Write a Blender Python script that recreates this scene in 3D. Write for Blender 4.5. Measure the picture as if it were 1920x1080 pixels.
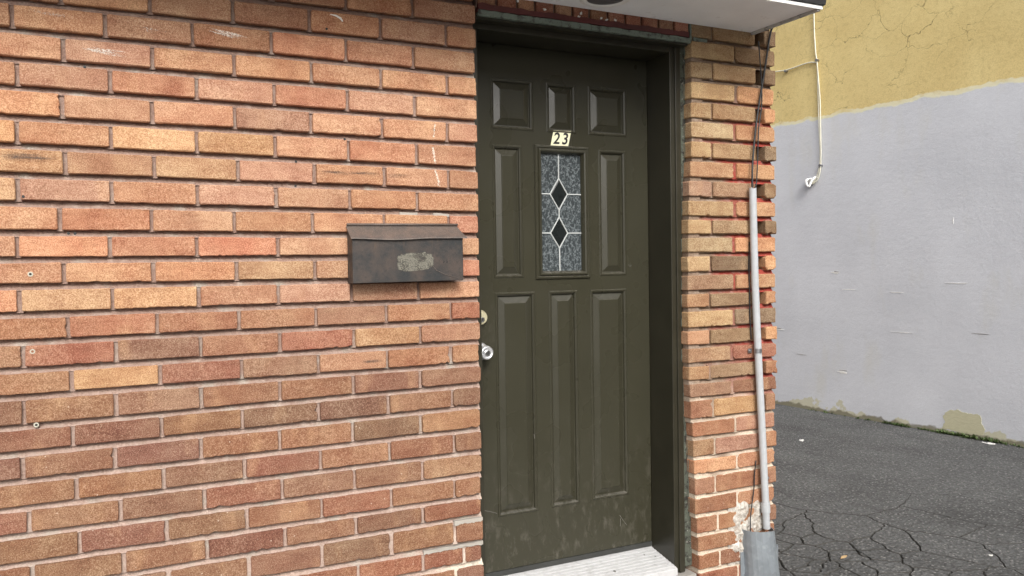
import bpy, bmesh, math, random
from mathutils import Vector, Matrix, noise

for o in list(bpy.data.objects): bpy.data.objects.remove(o)
SC = bpy.context.scene
COL = SC.collection

# ------------------------------------------------------------------ camera
cam = bpy.data.cameras.new('camera'); camo = bpy.data.objects.new('camera', cam); COL.objects.link(camo)
cam.sensor_width = 36.0; cam.lens = 36.0 * 1557.26 / 1920.0; cam.clip_start = 0.05; cam.clip_end = 2000
R_ = Vector((0.8948, -0.4462, -0.0156)).normalized(); D_ = Vector((0.4457, 0.8947, -0.0281)).normalized()
U_ = R_.cross(D_).normalized(); R_ = D_.cross(U_).normalized()
m = Matrix((R_, U_, -D_)).transposed().to_4x4(); m.translation = Vector((-1.1824, -2.6066, 1.3417))
camo.matrix_world = m
SC.camera = camo
SC.render.resolution_x = 1024; SC.render.resolution_y = 576

# ------------------------------------------------------------------ light (bright overcast)
SUN_EL = math.radians(37); SUN_DIR = Vector((-0.20, -1.0, 0)).normalized()   # towards the sun, on the ground
world = bpy.data.worlds.new('World'); SC.world = world; world.use_nodes = True
wt = world.node_tree; wt.nodes.clear()
sky = wt.nodes.new('ShaderNodeTexSky'); sky.sky_type = 'NISHITA'; sky.sun_disc = False
sky.sun_elevation = SUN_EL; sky.sun_rotation = math.atan2(SUN_DIR.x, SUN_DIR.y)
sky.air_density = 1.0; sky.dust_density = 6.0; sky.ozone_density = 1.0
hs = wt.nodes.new('ShaderNodeHueSaturation'); hs.inputs['Saturation'].default_value = 0.22
bg = wt.nodes.new('ShaderNodeBackground'); bg.inputs['Strength'].default_value = 0.125
wo = wt.nodes.new('ShaderNodeOutputWorld')
wt.links.new(sky.outputs[0], hs.inputs['Color']); wt.links.new(hs.outputs[0], bg.inputs[0]); wt.links.new(bg.outputs[0], wo.inputs[0])
sun = bpy.data.lights.new('sun', 'SUN'); sun.energy = 1.3; sun.angle = math.radians(24); sun.color = (1.0, 0.965, 0.92)
suno = bpy.data.objects.new('sun', sun); COL.objects.link(suno)
sd = Vector((SUN_DIR.x*math.cos(SUN_EL), SUN_DIR.y*math.cos(SUN_EL), math.sin(SUN_EL)))
suno.rotation_euler = sd.to_track_quat('Z', 'Y').to_euler(); suno.location = (-2, -8, 8)
SC.view_settings.view_transform = 'Standard'; SC.view_settings.look = 'None'
SC.view_settings.gamma = 1.0; SC.view_settings.use_curve_mapping = False
SC.view_settings.exposure = 0.7
SC.render.engine = 'CYCLES'

# ------------------------------------------------------------------ helpers
def lin(c):
    def f(v):
        v /= 255.0
        return v/12.92 if v <= 0.04045 else ((v+0.055)/1.055)**2.4
    return (f(c[0]), f(c[1]), f(c[2]), 1.0)
def sc(c, k): return (c[0]*k, c[1]*k, c[2]*k, 1.0)

def tag(o, label=None, cat=None, group=None, kind=None):
    if label: o['label'] = label
    if cat: o['category'] = cat
    if group: o['group'] = group
    if kind: o['kind'] = kind
    return o
def empty(name, loc, label, cat, group=None):
    o = bpy.data.objects.new(name, None); COL.objects.link(o); o.location = loc
    o.empty_display_size = 0.1
    return tag(o, label, cat, group)
def link(name, me, mat=None, parent=None, loc=(0, 0, 0)):
    o = bpy.data.objects.new(name, me); COL.objects.link(o)
    if mat: me.materials.append(mat)
    o.location = loc
    if parent:
        o.parent = parent
        # keep world placement: every parent is only translated
        w = Vector((0, 0, 0)); p = parent
        while p: w += p.location; p = p.parent
        o.location = Vector(loc) - w
    return o
class MB:
    def __init__(s): s.v = []; s.f = []; s.c = []
    def quad(s, a, b, c, d):
        n = len(s.v); s.v += [tuple(a), tuple(b), tuple(c), tuple(d)]; s.f.append((n, n+1, n+2, n+3)); return s
    def poly(s, pts):
        n = len(s.v); s.v += [tuple(p) for p in pts]; s.f.append(tuple(range(n, n+len(pts)))); return s
    def box(s, x0, x1, y0, y1, z0, z1):
        n = len(s.v)
        s.v += [(x0,y0,z0),(x1,y0,z0),(x1,y1,z0),(x0,y1,z0),(x0,y0,z1),(x1,y0,z1),(x1,y1,z1),(x0,y1,z1)]
        for q in ((0,3,2,1),(4,5,6,7),(0,1,5,4),(1,2,6,5),(2,3,7,6),(3,0,4,7)): s.f.append(tuple(n+i for i in q))
        return s
    def rings(s, rings, close=True, cap0=False, cap1=False):
        base = []
        for r in rings:
            base.append(len(s.v)); s.v += [tuple(p) for p in r]
        k = len(rings[0])
        for a, b in zip(base[:-1], base[1:]):
            for i in range(k if close else k-1):
                j = (i+1) % k; s.f.append((a+i, a+j, b+j, b+i))
        if cap0: s.f.append(tuple(reversed(range(base[0], base[0]+k))))
        if cap1: s.f.append(tuple(range(base[-1], base[-1]+k)))
        return s
    def tube(s, pts, r, seg=8, caps=True, rr=None):
        pts = [Vector(p) for p in pts]; rings = []
        up = Vector((0, 1, 0.01)).normalized()
        for i, p in enumerate(pts):
            t = (pts[min(i+1, len(pts)-1)] - pts[max(i-1, 0)]).normalized()
            a = t.cross(up)
            if a.length < 1e-3: a = t.cross(Vector((1, 0, 0)))
            a.normalize(); b = t.cross(a)
            q = rr[i] if rr else r
            rings.append([p + (a*math.cos(2*math.pi*k/seg) + b*math.sin(2*math.pi*k/seg))*q for k in range(seg)])
        return s.rings(rings, True, caps, caps)
    def lathe(s, centre, prof, seg=32, cap0=True, cap1=True):   # axis along -y: prof = (radius, y)
        rings = [[(centre[0]+r*math.cos(2*math.pi*k/seg), y, centre[2]+r*math.sin(2*math.pi*k/seg)) for k in range(seg)] for r, y in prof]
        return s.rings(rings, True, cap0, cap1)
    def mesh(s, name, smooth=False, bevel=0.0):
        me = bpy.data.meshes.new(name); me.from_pydata(s.v, [], s.f)
        bm = bmesh.new(); bm.from_mesh(me)
        bmesh.ops.recalc_face_normals(bm, faces=bm.faces)
        if bevel:
            bmesh.ops.bevel(bm, geom=[e for e in bm.edges if len(e.link_faces) == 2 and e.calc_face_angle(0) > 0.6], offset=bevel, segments=2, affect='EDGES', profile=0.5)
        bm.to_mesh(me); bm.free()
        if smooth:
            for p in me.polygons: p.use_smooth = True
        me.update(); return me
    def obj(s, name, mat, parent=None, smooth=False, bevel=0.0):
        return link(name, s.mesh(name, smooth, bevel), mat, parent)

# ------------------------------------------------------------------ materials
class NT:
    def __init__(s, name):
        s.m = bpy.data.materials.new(name); s.m.use_nodes = True; s.t = s.m.node_tree
        s.b = s.t.nodes['Principled BSDF']
    def n(s, typ, **kw):
        nd = s.t.nodes.new('ShaderNode'+typ)
        for k, v in kw.items(): setattr(nd, k, v)
        return nd
    def l(s, a, b): s.t.links.new(a, b); return s
    def val(s, sock, v):
        if hasattr(v, 'is_linked'): s.l(v, sock)
        else: sock.default_value = v
    def noise(s, vec, scale, detail=4, rough=0.55, dist=0.0):
        nd = s.n('TexNoise'); nd.inputs['Scale'].default_value = scale; nd.inputs['Detail'].default_value = detail
        nd.inputs['Roughness'].default_value = rough; nd.inputs['Distortion'].default_value = dist
        if vec is not None: s.l(vec, nd.inputs['Vector'])
        return nd.outputs['Fac']
    def voro(s, vec, scale, feature='F1', rnd=1.0):
        nd = s.n('TexVoronoi', feature=feature); nd.inputs['Scale'].default_value = scale; nd.inputs['Randomness'].default_value = rnd
        s.l(vec, nd.inputs['Vector']); return nd
    def ramp(s, f, a, b, va=0.0, vb=1.0):
        nd = s.n('MapRange'); s.val(nd.inputs['Value'], f)
        nd.inputs['From Min'].default_value = a; nd.inputs['From Max'].default_value = b
        nd.inputs['To Min'].default_value = va; nd.inputs['To Max'].default_value = vb
        return nd.outputs[0]
    def math(s, op, a, b=0.0, c=None):
        nd = s.n('Math', operation=op); s.val(nd.inputs[0], a); s.val(nd.inputs[1], b)
        if c is not None: s.val(nd.inputs[2], c)
        return nd.outputs[0]
    def mix(s, f, a, b, mode='MIX'):
        nd = s.n('Mix', data_type='RGBA', blend_type=mode); s.val(nd.inputs[0], f); s.val(nd.inputs[6], a); s.val(nd.inputs[7], b)
        return nd.outputs[2]
    def mapping(s, vec, scale=(1, 1, 1), loc=(0, 0, 0), rot=(0, 0, 0)):
        nd = s.n('Mapping'); s.l(vec, nd.inputs[0]); nd.inputs['Scale'].default_value = scale; nd.inputs['Location'].default_value = loc
        nd.inputs['Rotation'].default_value = rot
        return nd.outputs[0]
    def obj(s): return s.n('TexCoord').outputs['Object']
    def pos(s): return s.n('NewGeometry').outputs['Position']
    def sep(s, v):
        nd = s.n('SeparateXYZ'); s.l(v, nd.inputs[0]); return nd.outputs
    def bump(s, h, strength, dist=0.001, prev=None):
        nd = s.n('Bump'); s.l(h, nd.inputs['Height']); nd.inputs['Strength'].default_value = strength; nd.inputs['Distance'].default_value = dist
        if prev is not None: s.l(prev, nd.inputs['Normal'])
        return nd.outputs[0]
    def out(s, col=None, rough=0.6, normal=None, metal=0.0, spec=0.5):
        if col is not None: s.val(s.b.inputs['Base Color'], col)
        s.val(s.b.inputs['Roughness'], rough); s.val(s.b.inputs['Metallic'], metal)
        s.b.inputs['Specular IOR Level'].default_value = spec
        if normal is not None: s.l(normal, s.b.inputs['Normal'])
        return s.m

def brick_material():
    t = NT('brick'); oi = t.n('ObjectInfo'); o = t.obj()
    add = t.n('VectorMath', operation='MULTIPLY_ADD'); rnd = t.n('CombineXYZ')
    for i in range(3): t.l(oi.outputs['Random'], rnd.inputs[i])
    t.l(rnd.outputs[0], add.inputs[0]); add.inputs[1].default_value = (37, 91, 53); t.l(o, add.inputs[2])
    v = add.outputs[0]
    big = t.noise(v, 9, 2, 0.6)
    streak = t.noise(t.mapping(v, (0.22, 1, 1.0)), 60, 2, 0.65)
    fine = t.noise(v, 330, 1, 0.75)
    mid = t.noise(v, 95, 2, 0.7)
    base = oi.outputs['Color']
    hs_ = t.n('HueSaturation'); t.l(base, hs_.inputs['Color'])
    t.l(t.ramp(big, 0.3, 0.7, 0.492, 0.506), hs_.inputs['Hue'])
    t.l(t.ramp(big, 0.3, 0.7, 0.96, 0.86), hs_.inputs['Saturation'])
    t.l(t.ramp(big, 0.28, 0.72, 0.88, 1.14), hs_.inputs['Value'])
    c = t.mix(t.ramp(streak, 0.42, 0.75, 0.0, 0.5), hs_.outputs[0], t.mix(1.0, hs_.outputs[0], (0.62, 0.5, 0.46, 1), 'MULTIPLY'))
    # firing flashes: darker ends and smoky smudges
    fl_ = t.noise(t.mapping(v, (0.55, 1, 0.25)), 22, 2, 0.5)
    c = t.mix(t.ramp(fl_, 0.56, 0.78, 0.0, 0.5), c, t.mix(1.0, c, (0.66, 0.58, 0.58, 1), 'MULTIPLY'))
    c = t.mix(t.ramp(fl_, 0.42, 0.24, 0.0, 0.4), c, t.mix(0.6, c, (0.72, 0.47, 0.26, 1)))
    # sandy grain: dark pits and pale grains
    c = t.mix(t.ramp(fine, 0.56, 0.36, 0.0, 0.62), c, t.mix(1.0, c, (0.42, 0.30, 0.24, 1), 'MULTIPLY'))
    c = t.mix(t.ramp(fine, 0.56, 0.76, 0.0, 0.5), c, t.mix(0.5, c, (0.75, 0.62, 0.47, 1)))
    c = t.mix(t.ramp(mid, 0.52, 0.36, 0.0, 0.3), c, t.mix(1.0, c, (0.55, 0.42, 0.36, 1), 'MULTIPLY'))
    # lime flecks, more of them low on the wall
    fl = t.voro(v, 48); pz = t.sep(t.pos())[2]
    keep = t.math('GREATER_THAN', t.noise(v, 21, 2, 0.6), t.ramp(pz, 0.3, 1.3, 0.55, 0.66))
    spot = t.math('MULTIPLY', t.ramp(fl.outputs['Distance'], 0.13, 0.05), keep)
    c = t.mix(t.math('MULTIPLY', spot, 0.65), c, (0.62, 0.52, 0.42, 1))
    # grime drifting over several bricks
    gr = t.noise(t.pos(), 2.1, 2, 0.65)
    c = t.mix(t.ramp(gr, 0.54, 0.78, 0.0, 0.35), c, t.mix(1.0, c, (0.70, 0.62, 0.56, 1), 'MULTIPLY'))
    h = t.math('ADD', t.math('MULTIPLY', fine, 0.6), t.math('ADD', mid, t.math('MULTIPLY', streak, 0.5)))
    return t.out(c, 0.9, t.bump(h, 0.55, 0.0022), spec=0.2)

def mortar_material():
    t = NT('mortar'); p = t.pos()
    vc = t.n('VertexColor', layer_name='tint').outputs[0]
    f = t.noise(p, 160, 3, 0.7); g = t.noise(p, 28, 3, 0.6)
    c = t.mix(t.ramp(f, 0.6, 0.35, 0, 0.55), vc, t.mix(1.0, vc, (0.5, 0.45, 0.42, 1), 'MULTIPLY'))
    c = t.mix(t.ramp(g, 0.5, 0.75, 0, 0.35), c, (0.52, 0.46, 0.40, 1))
    return t.out(c, 0.95, t.bump(t.math('ADD', f, g), 0.8, 0.004), spec=0.1)

def paint(name, col, rough=0.4, bump=0.12, scale=240, var=0.12, spec=0.5, dirt=None):
    t = NT(name); p = t.pos()
    n1 = t.noise(p, 7, 4, 0.6); n2 = t.noise(p, scale, 2, 0.6)
    c = t.mix(t.ramp(n1, 0.3, 0.7, 0, 1), sc(col, 1-var), sc(col, 1+var))
    if dirt:
        n3 = t.noise(p, dirt[1], 6, 0.72)
        c = t.mix(t.ramp(n3, dirt[2], dirt[2]+0.12, 0, dirt[3]), c, dirt[0])
    return t.out(c, t.ramp(n1, 0.2, 0.8, rough*0.85, min(1, rough*1.2)), t.bump(n2, bump, 0.001), spec=spec)

def metal(name, col, rough=0.25, var=0.1, amount=1.0):
    t = NT(name); p = t.pos(); n1 = t.noise(p, 60, 4, 0.6)
    c = t.mix(n1, sc(col, 1-var), sc(col, 1+var))
    return t.out(c, rough, None, amount)

M = {}
M['brick'] = brick_material()
M['mortar'] = mortar_material()

def door_material():
    t = NT('door_paint'); p = t.pos()
    n1 = t.noise(p, 5, 4, 0.6); n2 = t.noise(p, 420, 2, 0.6); n3 = t.noise(t.mapping(p, (1, 1, 0.12)), 120, 3, 0.6)
    base = (0.036, 0.0340, 0.0215, 1)
    c = t.mix(t.ramp(n1, 0.3, 0.7), sc(base, 0.95), sc(base, 1.05))
    pz = t.sep(p)[2]
    # scuffs and dust: kicked low zone, a few pale specks everywhere
    sc1 = t.noise(t.mapping(p, (1, 1, 0.45)), 34, 7, 0.75)
    low = t.ramp(pz, 0.75, 0.2, 0.0, 1.0)
    c = t.mix(t.math('MULTIPLY', t.ramp(sc1, 0.52, 0.72, 0, 0.5), low), c, (0.16, 0.145, 0.12, 1))
    sp = t.voro(p, 60); kp = t.math('GREATER_THAN', t.noise(p, 17, 2), 0.63)
    c = t.mix(t.math('MULTIPLY', t.ramp(sp.outputs['Distance'], 0.10, 0.04), t.math('MULTIPLY', kp, 0.35)), c, (0.28, 0.26, 0.23, 1))
    up_ = t.sep(t.n('NewGeometry').outputs['Normal'])[2]      # dust lying on the ledges
    c = t.mix(t.math('MULTIPLY', t.ramp(up_, 0.25, 0.8, 0, 0.6), t.ramp(t.noise(p, 55, 3, 0.7), 0.35, 0.65)), c, (0.15, 0.14, 0.12, 1))
    hand = t.math('MULTIPLY', t.ramp(t.noise(p, 38, 5, 0.75), 0.50, 0.68, 0, 0.4), t.math('MULTIPLY', t.ramp(t.sep(p)[0], 0.22, 0.06), t.ramp(t.math('ABSOLUTE', t.math('SUBTRACT', pz, 1.08)), 0.28, 0.05)))
    c = t.mix(hand, c, (0.11, 0.10, 0.085, 1))
    rg = t.ramp(t.noise(p, 7, 2, 0.5), 0.3, 0.7, 0.25, 0.33)
    return t.out(c, rg, t.bump(t.math('ADD', n2, n3), 0.22, 0.0009), spec=0.5)
M['door'] = door_material()
M['frame'] = paint('frame_paint', (0.026, 0.0235, 0.0145, 1), 0.38, 0.2, 300, 0.15, dirt=((0.16, 0.15, 0.13, 1), 26, 0.66, 0.3))

# ------------------------------------------------------------------ masonry data (metres on the wall face)
PITCH = 0.0762; MODULE = 0.2286; BED = 0.0185; PERP = 0.0105; XL = -1.417
ZL = {2: 2.0037, 3: 1.9258, 4: 1.8491, 5: 1.7696, 6: 1.6928, 7: 1.6145, 8: 1.5376, 9: 1.4577, 10: 1.3849, 11: 1.312, 12: 1.2347, 13: 1.1602, 14: 1.0842, 15: 1.011, 16: 0.929, 17: 0.8557, 18: 0.7808, 19: 0.7058, 20: 0.6308, 21: 0.5528}
ZR = [2.1661, 2.083, 1.998, 1.9218, 1.8402, 1.762, 1.6801, 1.6035, 1.5269, 1.4519, 1.3787, 1.3054, 1.232, 1.1603, 1.0867, 1.0111, 0.9391, 0.8634, 0.7838, 0.706, 0.6262, 0.55, 0.4820, 0.3925, 0.3207]
ZR = dict(enumerate(ZR))
ZR[-1] = 2.2435; ZR[-2] = 2.32
for k in range(25, 29): ZR[k] = ZR[k-1] - 0.0762
for k in (-2, -1, 0, 1): ZL[k] = 2.0037 + 0.0772*(2-k)
for k in range(22, 29): ZL[k] = ZL[k-1] - 0.0762
ZP = {-1: 2.2219, 0: 2.1433, 1: 2.0646, 2: 1.9837, 3: 1.9089, 4: 1.83, 5: 1.753, 6: 1.6759, 7: 1.5988, 8: 1.5236, 9: 1.4526, 10: 1.3794, 11: 1.304, 12: 1.2306, 13: 1.1614, 14: 1.0837, 15: 1.0143, 16: 0.9428, 17: 0.8733, 18: 0.8058, 19: 0.7214, 20: 0.6474, 21: 0.5692, 22: 0.4972, 23: 0.4145, 24: 0.3381, 25: 0.2595, 26: 0.1872, 27: 0.1127, 28: 0.036}
ZP[-2] = 2.30; ZP[-3] = 2.377
PERPS = {0: [-0.684, -0.456, -0.231], 1: [-1.254, -1.029, -0.801, -0.572, -0.343, -0.115], 2: [-1.371, -1.145, -0.916, -0.689, -0.459, -0.232], 3: [-1.251, -1.026, -0.8, -0.57, -0.345, -0.114], 4: [-1.363, -1.137, -0.908, -0.684, -0.457, -0.23], 5: [-1.259, -1.03, -0.802, -0.574, -0.344, -0.117], 6: [-1.368, -1.139, -0.912, -0.686, -0.457, -0.227], 7: [-1.255, -1.028, -0.796, -0.567, -0.339, -0.115], 8: [-1.37, -1.142, -0.914, -0.685, -0.455, -0.227], 9: [-1.272, -1.04, -0.811, -0.576, -0.343, -0.117], 10: [-1.376, -1.149, -0.918, -0.684, -0.457, -0.229], 11: [-1.266, -1.038, -0.808, -0.572, -0.343, -0.115], 12: [-1.375, -1.147, -0.917, -0.686, -0.455, -0.229], 13: [-1.26, -1.032, -0.804, -0.572, -0.342, -0.115], 14: [-1.37, -1.143, -0.915, -0.684, -0.452, -0.226], 15: [-1.256, -1.028, -0.8, -0.567, -0.342, -0.116], 16: [-1.373, -1.146, -0.917, -0.688, -0.456, -0.229], 17: [-1.257, -1.028, -0.802, -0.569, -0.341, -0.115], 18: [-1.379, -1.152, -0.922, -0.693, -0.462, -0.23], 19: [-1.252, -1.027, -0.799, -0.567, -0.341, -0.112], 20: [-1.369, -1.142, -0.916, -0.688, -0.459, -0.227], 21: [-1.248, -1.022, -0.795, -0.567, -0.338, -0.113], 22: [-1.365, -1.138, -0.912, -0.683, -0.457, -0.228], 23: [-1.25, -1.02, -0.794, -0.569, -0.34, -0.114], 24: [-1.366, -1.138, -0.909, -0.678, -0.454, -0.231, -0.083], 25: [-1.25, -1.02, -0.794, -0.569, -0.34, -0.114]}
WALL_END = -2.30
for k in range(-1, 29):
    js = PERPS.setdefault(k, [])
    if not js: js += [-MODULE, -MODULE*2] if k % 2 == 0 else [-MODULE*0.5, -MODULE*1.5]
    while min(js) - MODULE > WALL_END + 0.05: js.append(min(js) - MODULE)
    js.sort()
# brick tones, sRGB as they look in flat daylight
TONE = {'O': (204, 148, 106), 'L': (216, 162, 118), 'T': (190, 146, 108), 'Y': (216, 174, 116), 'R': (184, 108, 82), 'r': (196, 126, 90),
        'B': (168, 120, 90), 'P': (198, 146, 116), 'G': (176, 140, 98), 'D': (160, 100, 78), 'K': (208, 176, 126), 'S': (140, 116, 88),
        'A': (222, 160, 108), 'o': (174, 122, 86), 'k': (186, 154, 112)}
# the visible bricks of each course, read from the door edge leftwards
ROWS = {-1: 'BBBBBB', 0: 'BBBTTT', 1: 'BBBBTTT', 2: 'TrrBTTT', 3: 'TLOTTPO', 4: 'LPrPrPO', 5: 'POLPPLO', 6: 'OrOYYOY', 7: 'OOOPYTY', 8: 'OOLPLPY', 9: 'RLLTTrO', 10: 'LOLRrrO',  # the topmost browns (B) hold the eave's shade in their colour
        11: 'ROTYOTO', 12: 'OBPPYYr', 13: 'RTOOBrO', 14: 'OYRBBRT', 15: 'TOLTDYT', 16: 'OrTBTTT', 17: 'TTBGGDr', 18: 'YGTTDTR', 19: 'OrTRTGG', 20: 'YTTRTGr',
        21: 'TTRoGRG', 22: 'RoTRTGT', 23: 'oGGoTTT', 24: 'DRRRTTT', 25: 'DTrTTTT'}
random.seed(7)
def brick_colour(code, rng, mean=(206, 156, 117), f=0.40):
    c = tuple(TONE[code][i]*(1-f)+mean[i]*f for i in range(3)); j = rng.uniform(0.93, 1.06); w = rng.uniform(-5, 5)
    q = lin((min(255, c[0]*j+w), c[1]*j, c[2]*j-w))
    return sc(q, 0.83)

def brick_mesh(corners, depth, rng, chip=0.0, round_=0.003, bevel=0.0022, y0=0.0):
    """corners: (x,z) lower-left, lower-right, upper-right, upper-left on the face. Irregular arrises, chipped lower edge."""
    cx = sum(c[0] for c in corners)/4; cz = sum(c[1] for c in corners)/4
    pts = []
    for e in range(4):
        a = Vector(corners[e]); b = Vector(corners[(e+1) % 4]); L = (b-a).length; d = (b-a)/L; nrm = Vector((-d.y, d.x))
        fine = chip > 0 and e in (0, 1) and rng.random() < (1.0 if e == 0 else 0.4)
        n = max(2, int(L/(0.007 if fine else 0.018)))
        notches = []
        if fine:
            for _ in range(rng.randint(1, 2 + int(3*chip))):
                notches.append((rng.uniform(0.02, L), rng.uniform(0.003, 0.013), rng.uniform(0.0012, 0.0068)*chip))
        s0 = rng.uniform(0, 900); r1 = round_*rng.uniform(0.5, 1.5); r2 = round_*rng.uniform(0.5, 1.5)
        for i in range(n+1):
            s = r1 + (L-r1-r2)*i/n
            off = 0.0011*noise.noise(Vector((s*55, s0, 0))) + 0.0006*rng.uniform(-1, 1)
            if fine: off += 0.0012*(noise.noise(Vector((s*170, s0, 5))))
            for ns, nw, nd in notches: off += nd*max(0, 1-abs(s-ns)/nw)
            pts.append(a + d*s + nrm*off)
    N = len(pts)
    inner = []
    for i in range(N):
        t = (pts[(i+1) % N]-pts[i-1]); t.normalize(); inner.append(pts[i] + Vector((-t.y, t.x))*bevel*rng.uniform(0.7, 1.4))
    tx = rng.uniform(-0.003, 0.003); tz = rng.uniform(-0.012, 0.012); dy = rng.uniform(-0.0012, 0.0012)
    L0 = max(1e-3, corners[1][0]-corners[0][0])
    def Y(p): return y0 + dy + tx*(p.x-cx)/L0 + tz*(p.y-cz)
    r0 = [(p.x-cx, Y(p), p.y-cz) for p in inner]
    r1_ = [(p.x-cx, Y(p)+bevel*1.15, p.y-cz) for p in pts]
    r2_ = [(p.x-cx, y0+depth, p.y-cz) for p in pts]
    mb = MB(); mb.rings([r0, r1_, r2_], True, True, False)
    return mb.mesh('brick'), (cx, 0, cz)

def mortar_tint(x, z, part):
    """joint colour: worn brown-pink, paler low down, red paint and white patching on the pier"""
    n = noise.noise(Vector((x*9, z*9, 3.1))); n2 = noise.noise(Vector((x*22, z*22, 8.7)))
    def mx(a, b, f):
        f = max(0, min(1, f)); return tuple(a[i]*(1-f)+b[i]*f for i in range(3))
    c = (152, 128, 116)
    c = mx(c, (180, 158, 146), (1.25-z)*1.6 + n*0.6)
    if part == 'wall':
        c = mx(c, (225, 214, 196), (0.50-z)*7 + (x+0.20)*6 - 0.9 + n2*1.3 if x > -0.5 else 0)
        c = mx(c, (172, 170, 160), (n2-0.25)*1.5)
    else:
        c = mx((142, 124, 104), c, 0.35)
        red = min(1, max(0, (1 - abs(z-1.38)/0.66)*2.5))*(0.55 + (x-1.09)*6 + n*1.3)
        c = mx(c, (160, 74, 64), red*0.9)
        c = mx(c, (212, 196, 176), (0.83-z)*3.5 + n*1.4)
    return lin(c)

class Mortar:
    def __init__(s, part): s.v = []; s.f = []; s.part = part; s.c = []
    def strip(s, x0, x1, zt0, zt1, zb0, zb1, yt, yb, step=0.02, seed=0):
        n = max(1, int((x1-x0)/step)); base = len(s.v)
        for i in range(n+1):
            q = i/n; x = x0+(x1-x0)*q; w = 0.0022*noise.noise(Vector((x*40, seed*3.7, 1)))+0.0012*noise.noise(Vector((x*140, seed*1.3, 4)))
            zt = zt0+(zt1-zt0)*q; zb = zb0+(zb1-zb0)*q; zm = zt*0.42+zb*0.58
            s.v += [(x, yt+w*0.5, zt), (x, (yt*0.55+yb*0.45)+w, zm), (x, yb+w, zb)]
            for z in (zt, zm, zb): s.c.append(mortar_tint(x, z, s.part))
        for i in range(n):
            a = base+i*3
            s.f += [(a, a+1, a+4, a+3), (a+1, a+2, a+5, a+4)]
    def plate(s, x0, x1, z0, z1, y):
        base = len(s.v); s.v += [(x0, y, z0), (x1, y, z0), (x1, y, z1), (x0, y, z1)]
        for p in s.v[-4:]: s.c.append(mortar_tint(p[0], p[2], s.part))
        s.f.append((base, base+1, base+2, base+3))
    def box(s, *a):
        b = MB().box(*a); base = len(s.v); s.v += b.v; s.f += [tuple(base+i for i in f) for f in b.f]
        for p in b.v: s.c.append(mortar_tint(p[0], p[2], s.part))
    def obj(s, name, parent):
        me = bpy.data.meshes.new(name); me.from_pydata(s.v, [], s.f)
        at = me.color_attributes.new('tint', 'FLOAT_COLOR', 'POINT')
        for i, c in enumerate(s.c): at.data[i].color = c
        me.update(); return link(name, me, M['mortar'], parent)

# ------------------------------------------------------------------ the brick building
bld = empty('brick_building', (0.2, 0.06, 0.0), 'orange and tan brick building corner with raked joints and a green doorway', 'building')
THICK = 0.095
# front wall left of the door
mo = Mortar('wall')
mo.box(WALL_END, -0.014, 0.0260, THICK, -0.02, 2.42)
def wall_z(k, x):
    q = (x-XL)/(0-XL); return ZL[k]*(1-q)+ZR[k]*q
rows = range(-1, 29)
for k in rows:
    zb = lambda x: wall_z(k, x); zt = lambda x: wall_z(k-1, x) - BED
    # bed joint under this course: recessed at the top, weathered forward at the bottom
    for xa, xb in ((WALL_END, XL), (XL, -0.7), (-0.7, -0.009)):
        mo.strip(xa, xb, wall_z(k, xa)+0.002, wall_z(k, xb)+0.002, wall_z(k, xa)-BED-0.002, wall_z(k, xb)-BED-0.002, 0.0235, 0.0090 if k < 23 else 0.004, 0.018, k)
    for x in PERPS[k]:
        yy = 0.0120 if k < 23 else 0.005
        n = 3; z0 = zb(x)-0.004; z1 = zt(x)+0.004
        base = len(mo.v)
        for i in range(n+1):
            z = z0+(z1-z0)*i/n; w = 0.0016*noise.noise(Vector((x*31, z*60, k)))
            for dx in (-0.009, 0.009): mo.v.append((x+dx, yy+w+0.0008*(dx > 0), z)); mo.c.append(mortar_tint(x, z, 'wall'))
        for i in range(n):
            a = base+i*2; mo.f.append((a, a+1, a+3, a+2))
front_wall = mo.obj('front_wall', bld)
tag(front_wall, 'running bond brick wall left of the door')
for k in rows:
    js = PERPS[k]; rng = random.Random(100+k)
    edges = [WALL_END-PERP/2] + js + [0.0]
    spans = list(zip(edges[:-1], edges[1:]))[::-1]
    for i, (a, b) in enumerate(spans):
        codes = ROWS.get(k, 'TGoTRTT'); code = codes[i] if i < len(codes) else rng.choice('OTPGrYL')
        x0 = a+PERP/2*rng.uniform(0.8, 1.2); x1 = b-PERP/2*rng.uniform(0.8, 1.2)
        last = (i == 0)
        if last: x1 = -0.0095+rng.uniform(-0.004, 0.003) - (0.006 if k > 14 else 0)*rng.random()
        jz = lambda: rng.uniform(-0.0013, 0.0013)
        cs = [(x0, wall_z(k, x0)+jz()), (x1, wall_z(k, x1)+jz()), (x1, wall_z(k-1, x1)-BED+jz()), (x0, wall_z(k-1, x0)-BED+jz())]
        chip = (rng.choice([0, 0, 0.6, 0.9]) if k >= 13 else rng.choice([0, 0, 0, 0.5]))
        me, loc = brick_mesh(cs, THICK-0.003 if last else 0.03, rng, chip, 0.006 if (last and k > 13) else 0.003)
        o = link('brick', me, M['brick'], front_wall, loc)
        # lower courses mixed to a darker brown; top ones lightened against the eave's shade
        o.color = brick_colour(code, rng, *(((214, 160, 118), 0.55) if k < 4 else ((206, 156, 117), 0.52) if k < 13 else ((166, 122, 92), 0.50) if k < 16 else ((140, 102, 78), 0.70)))

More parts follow.
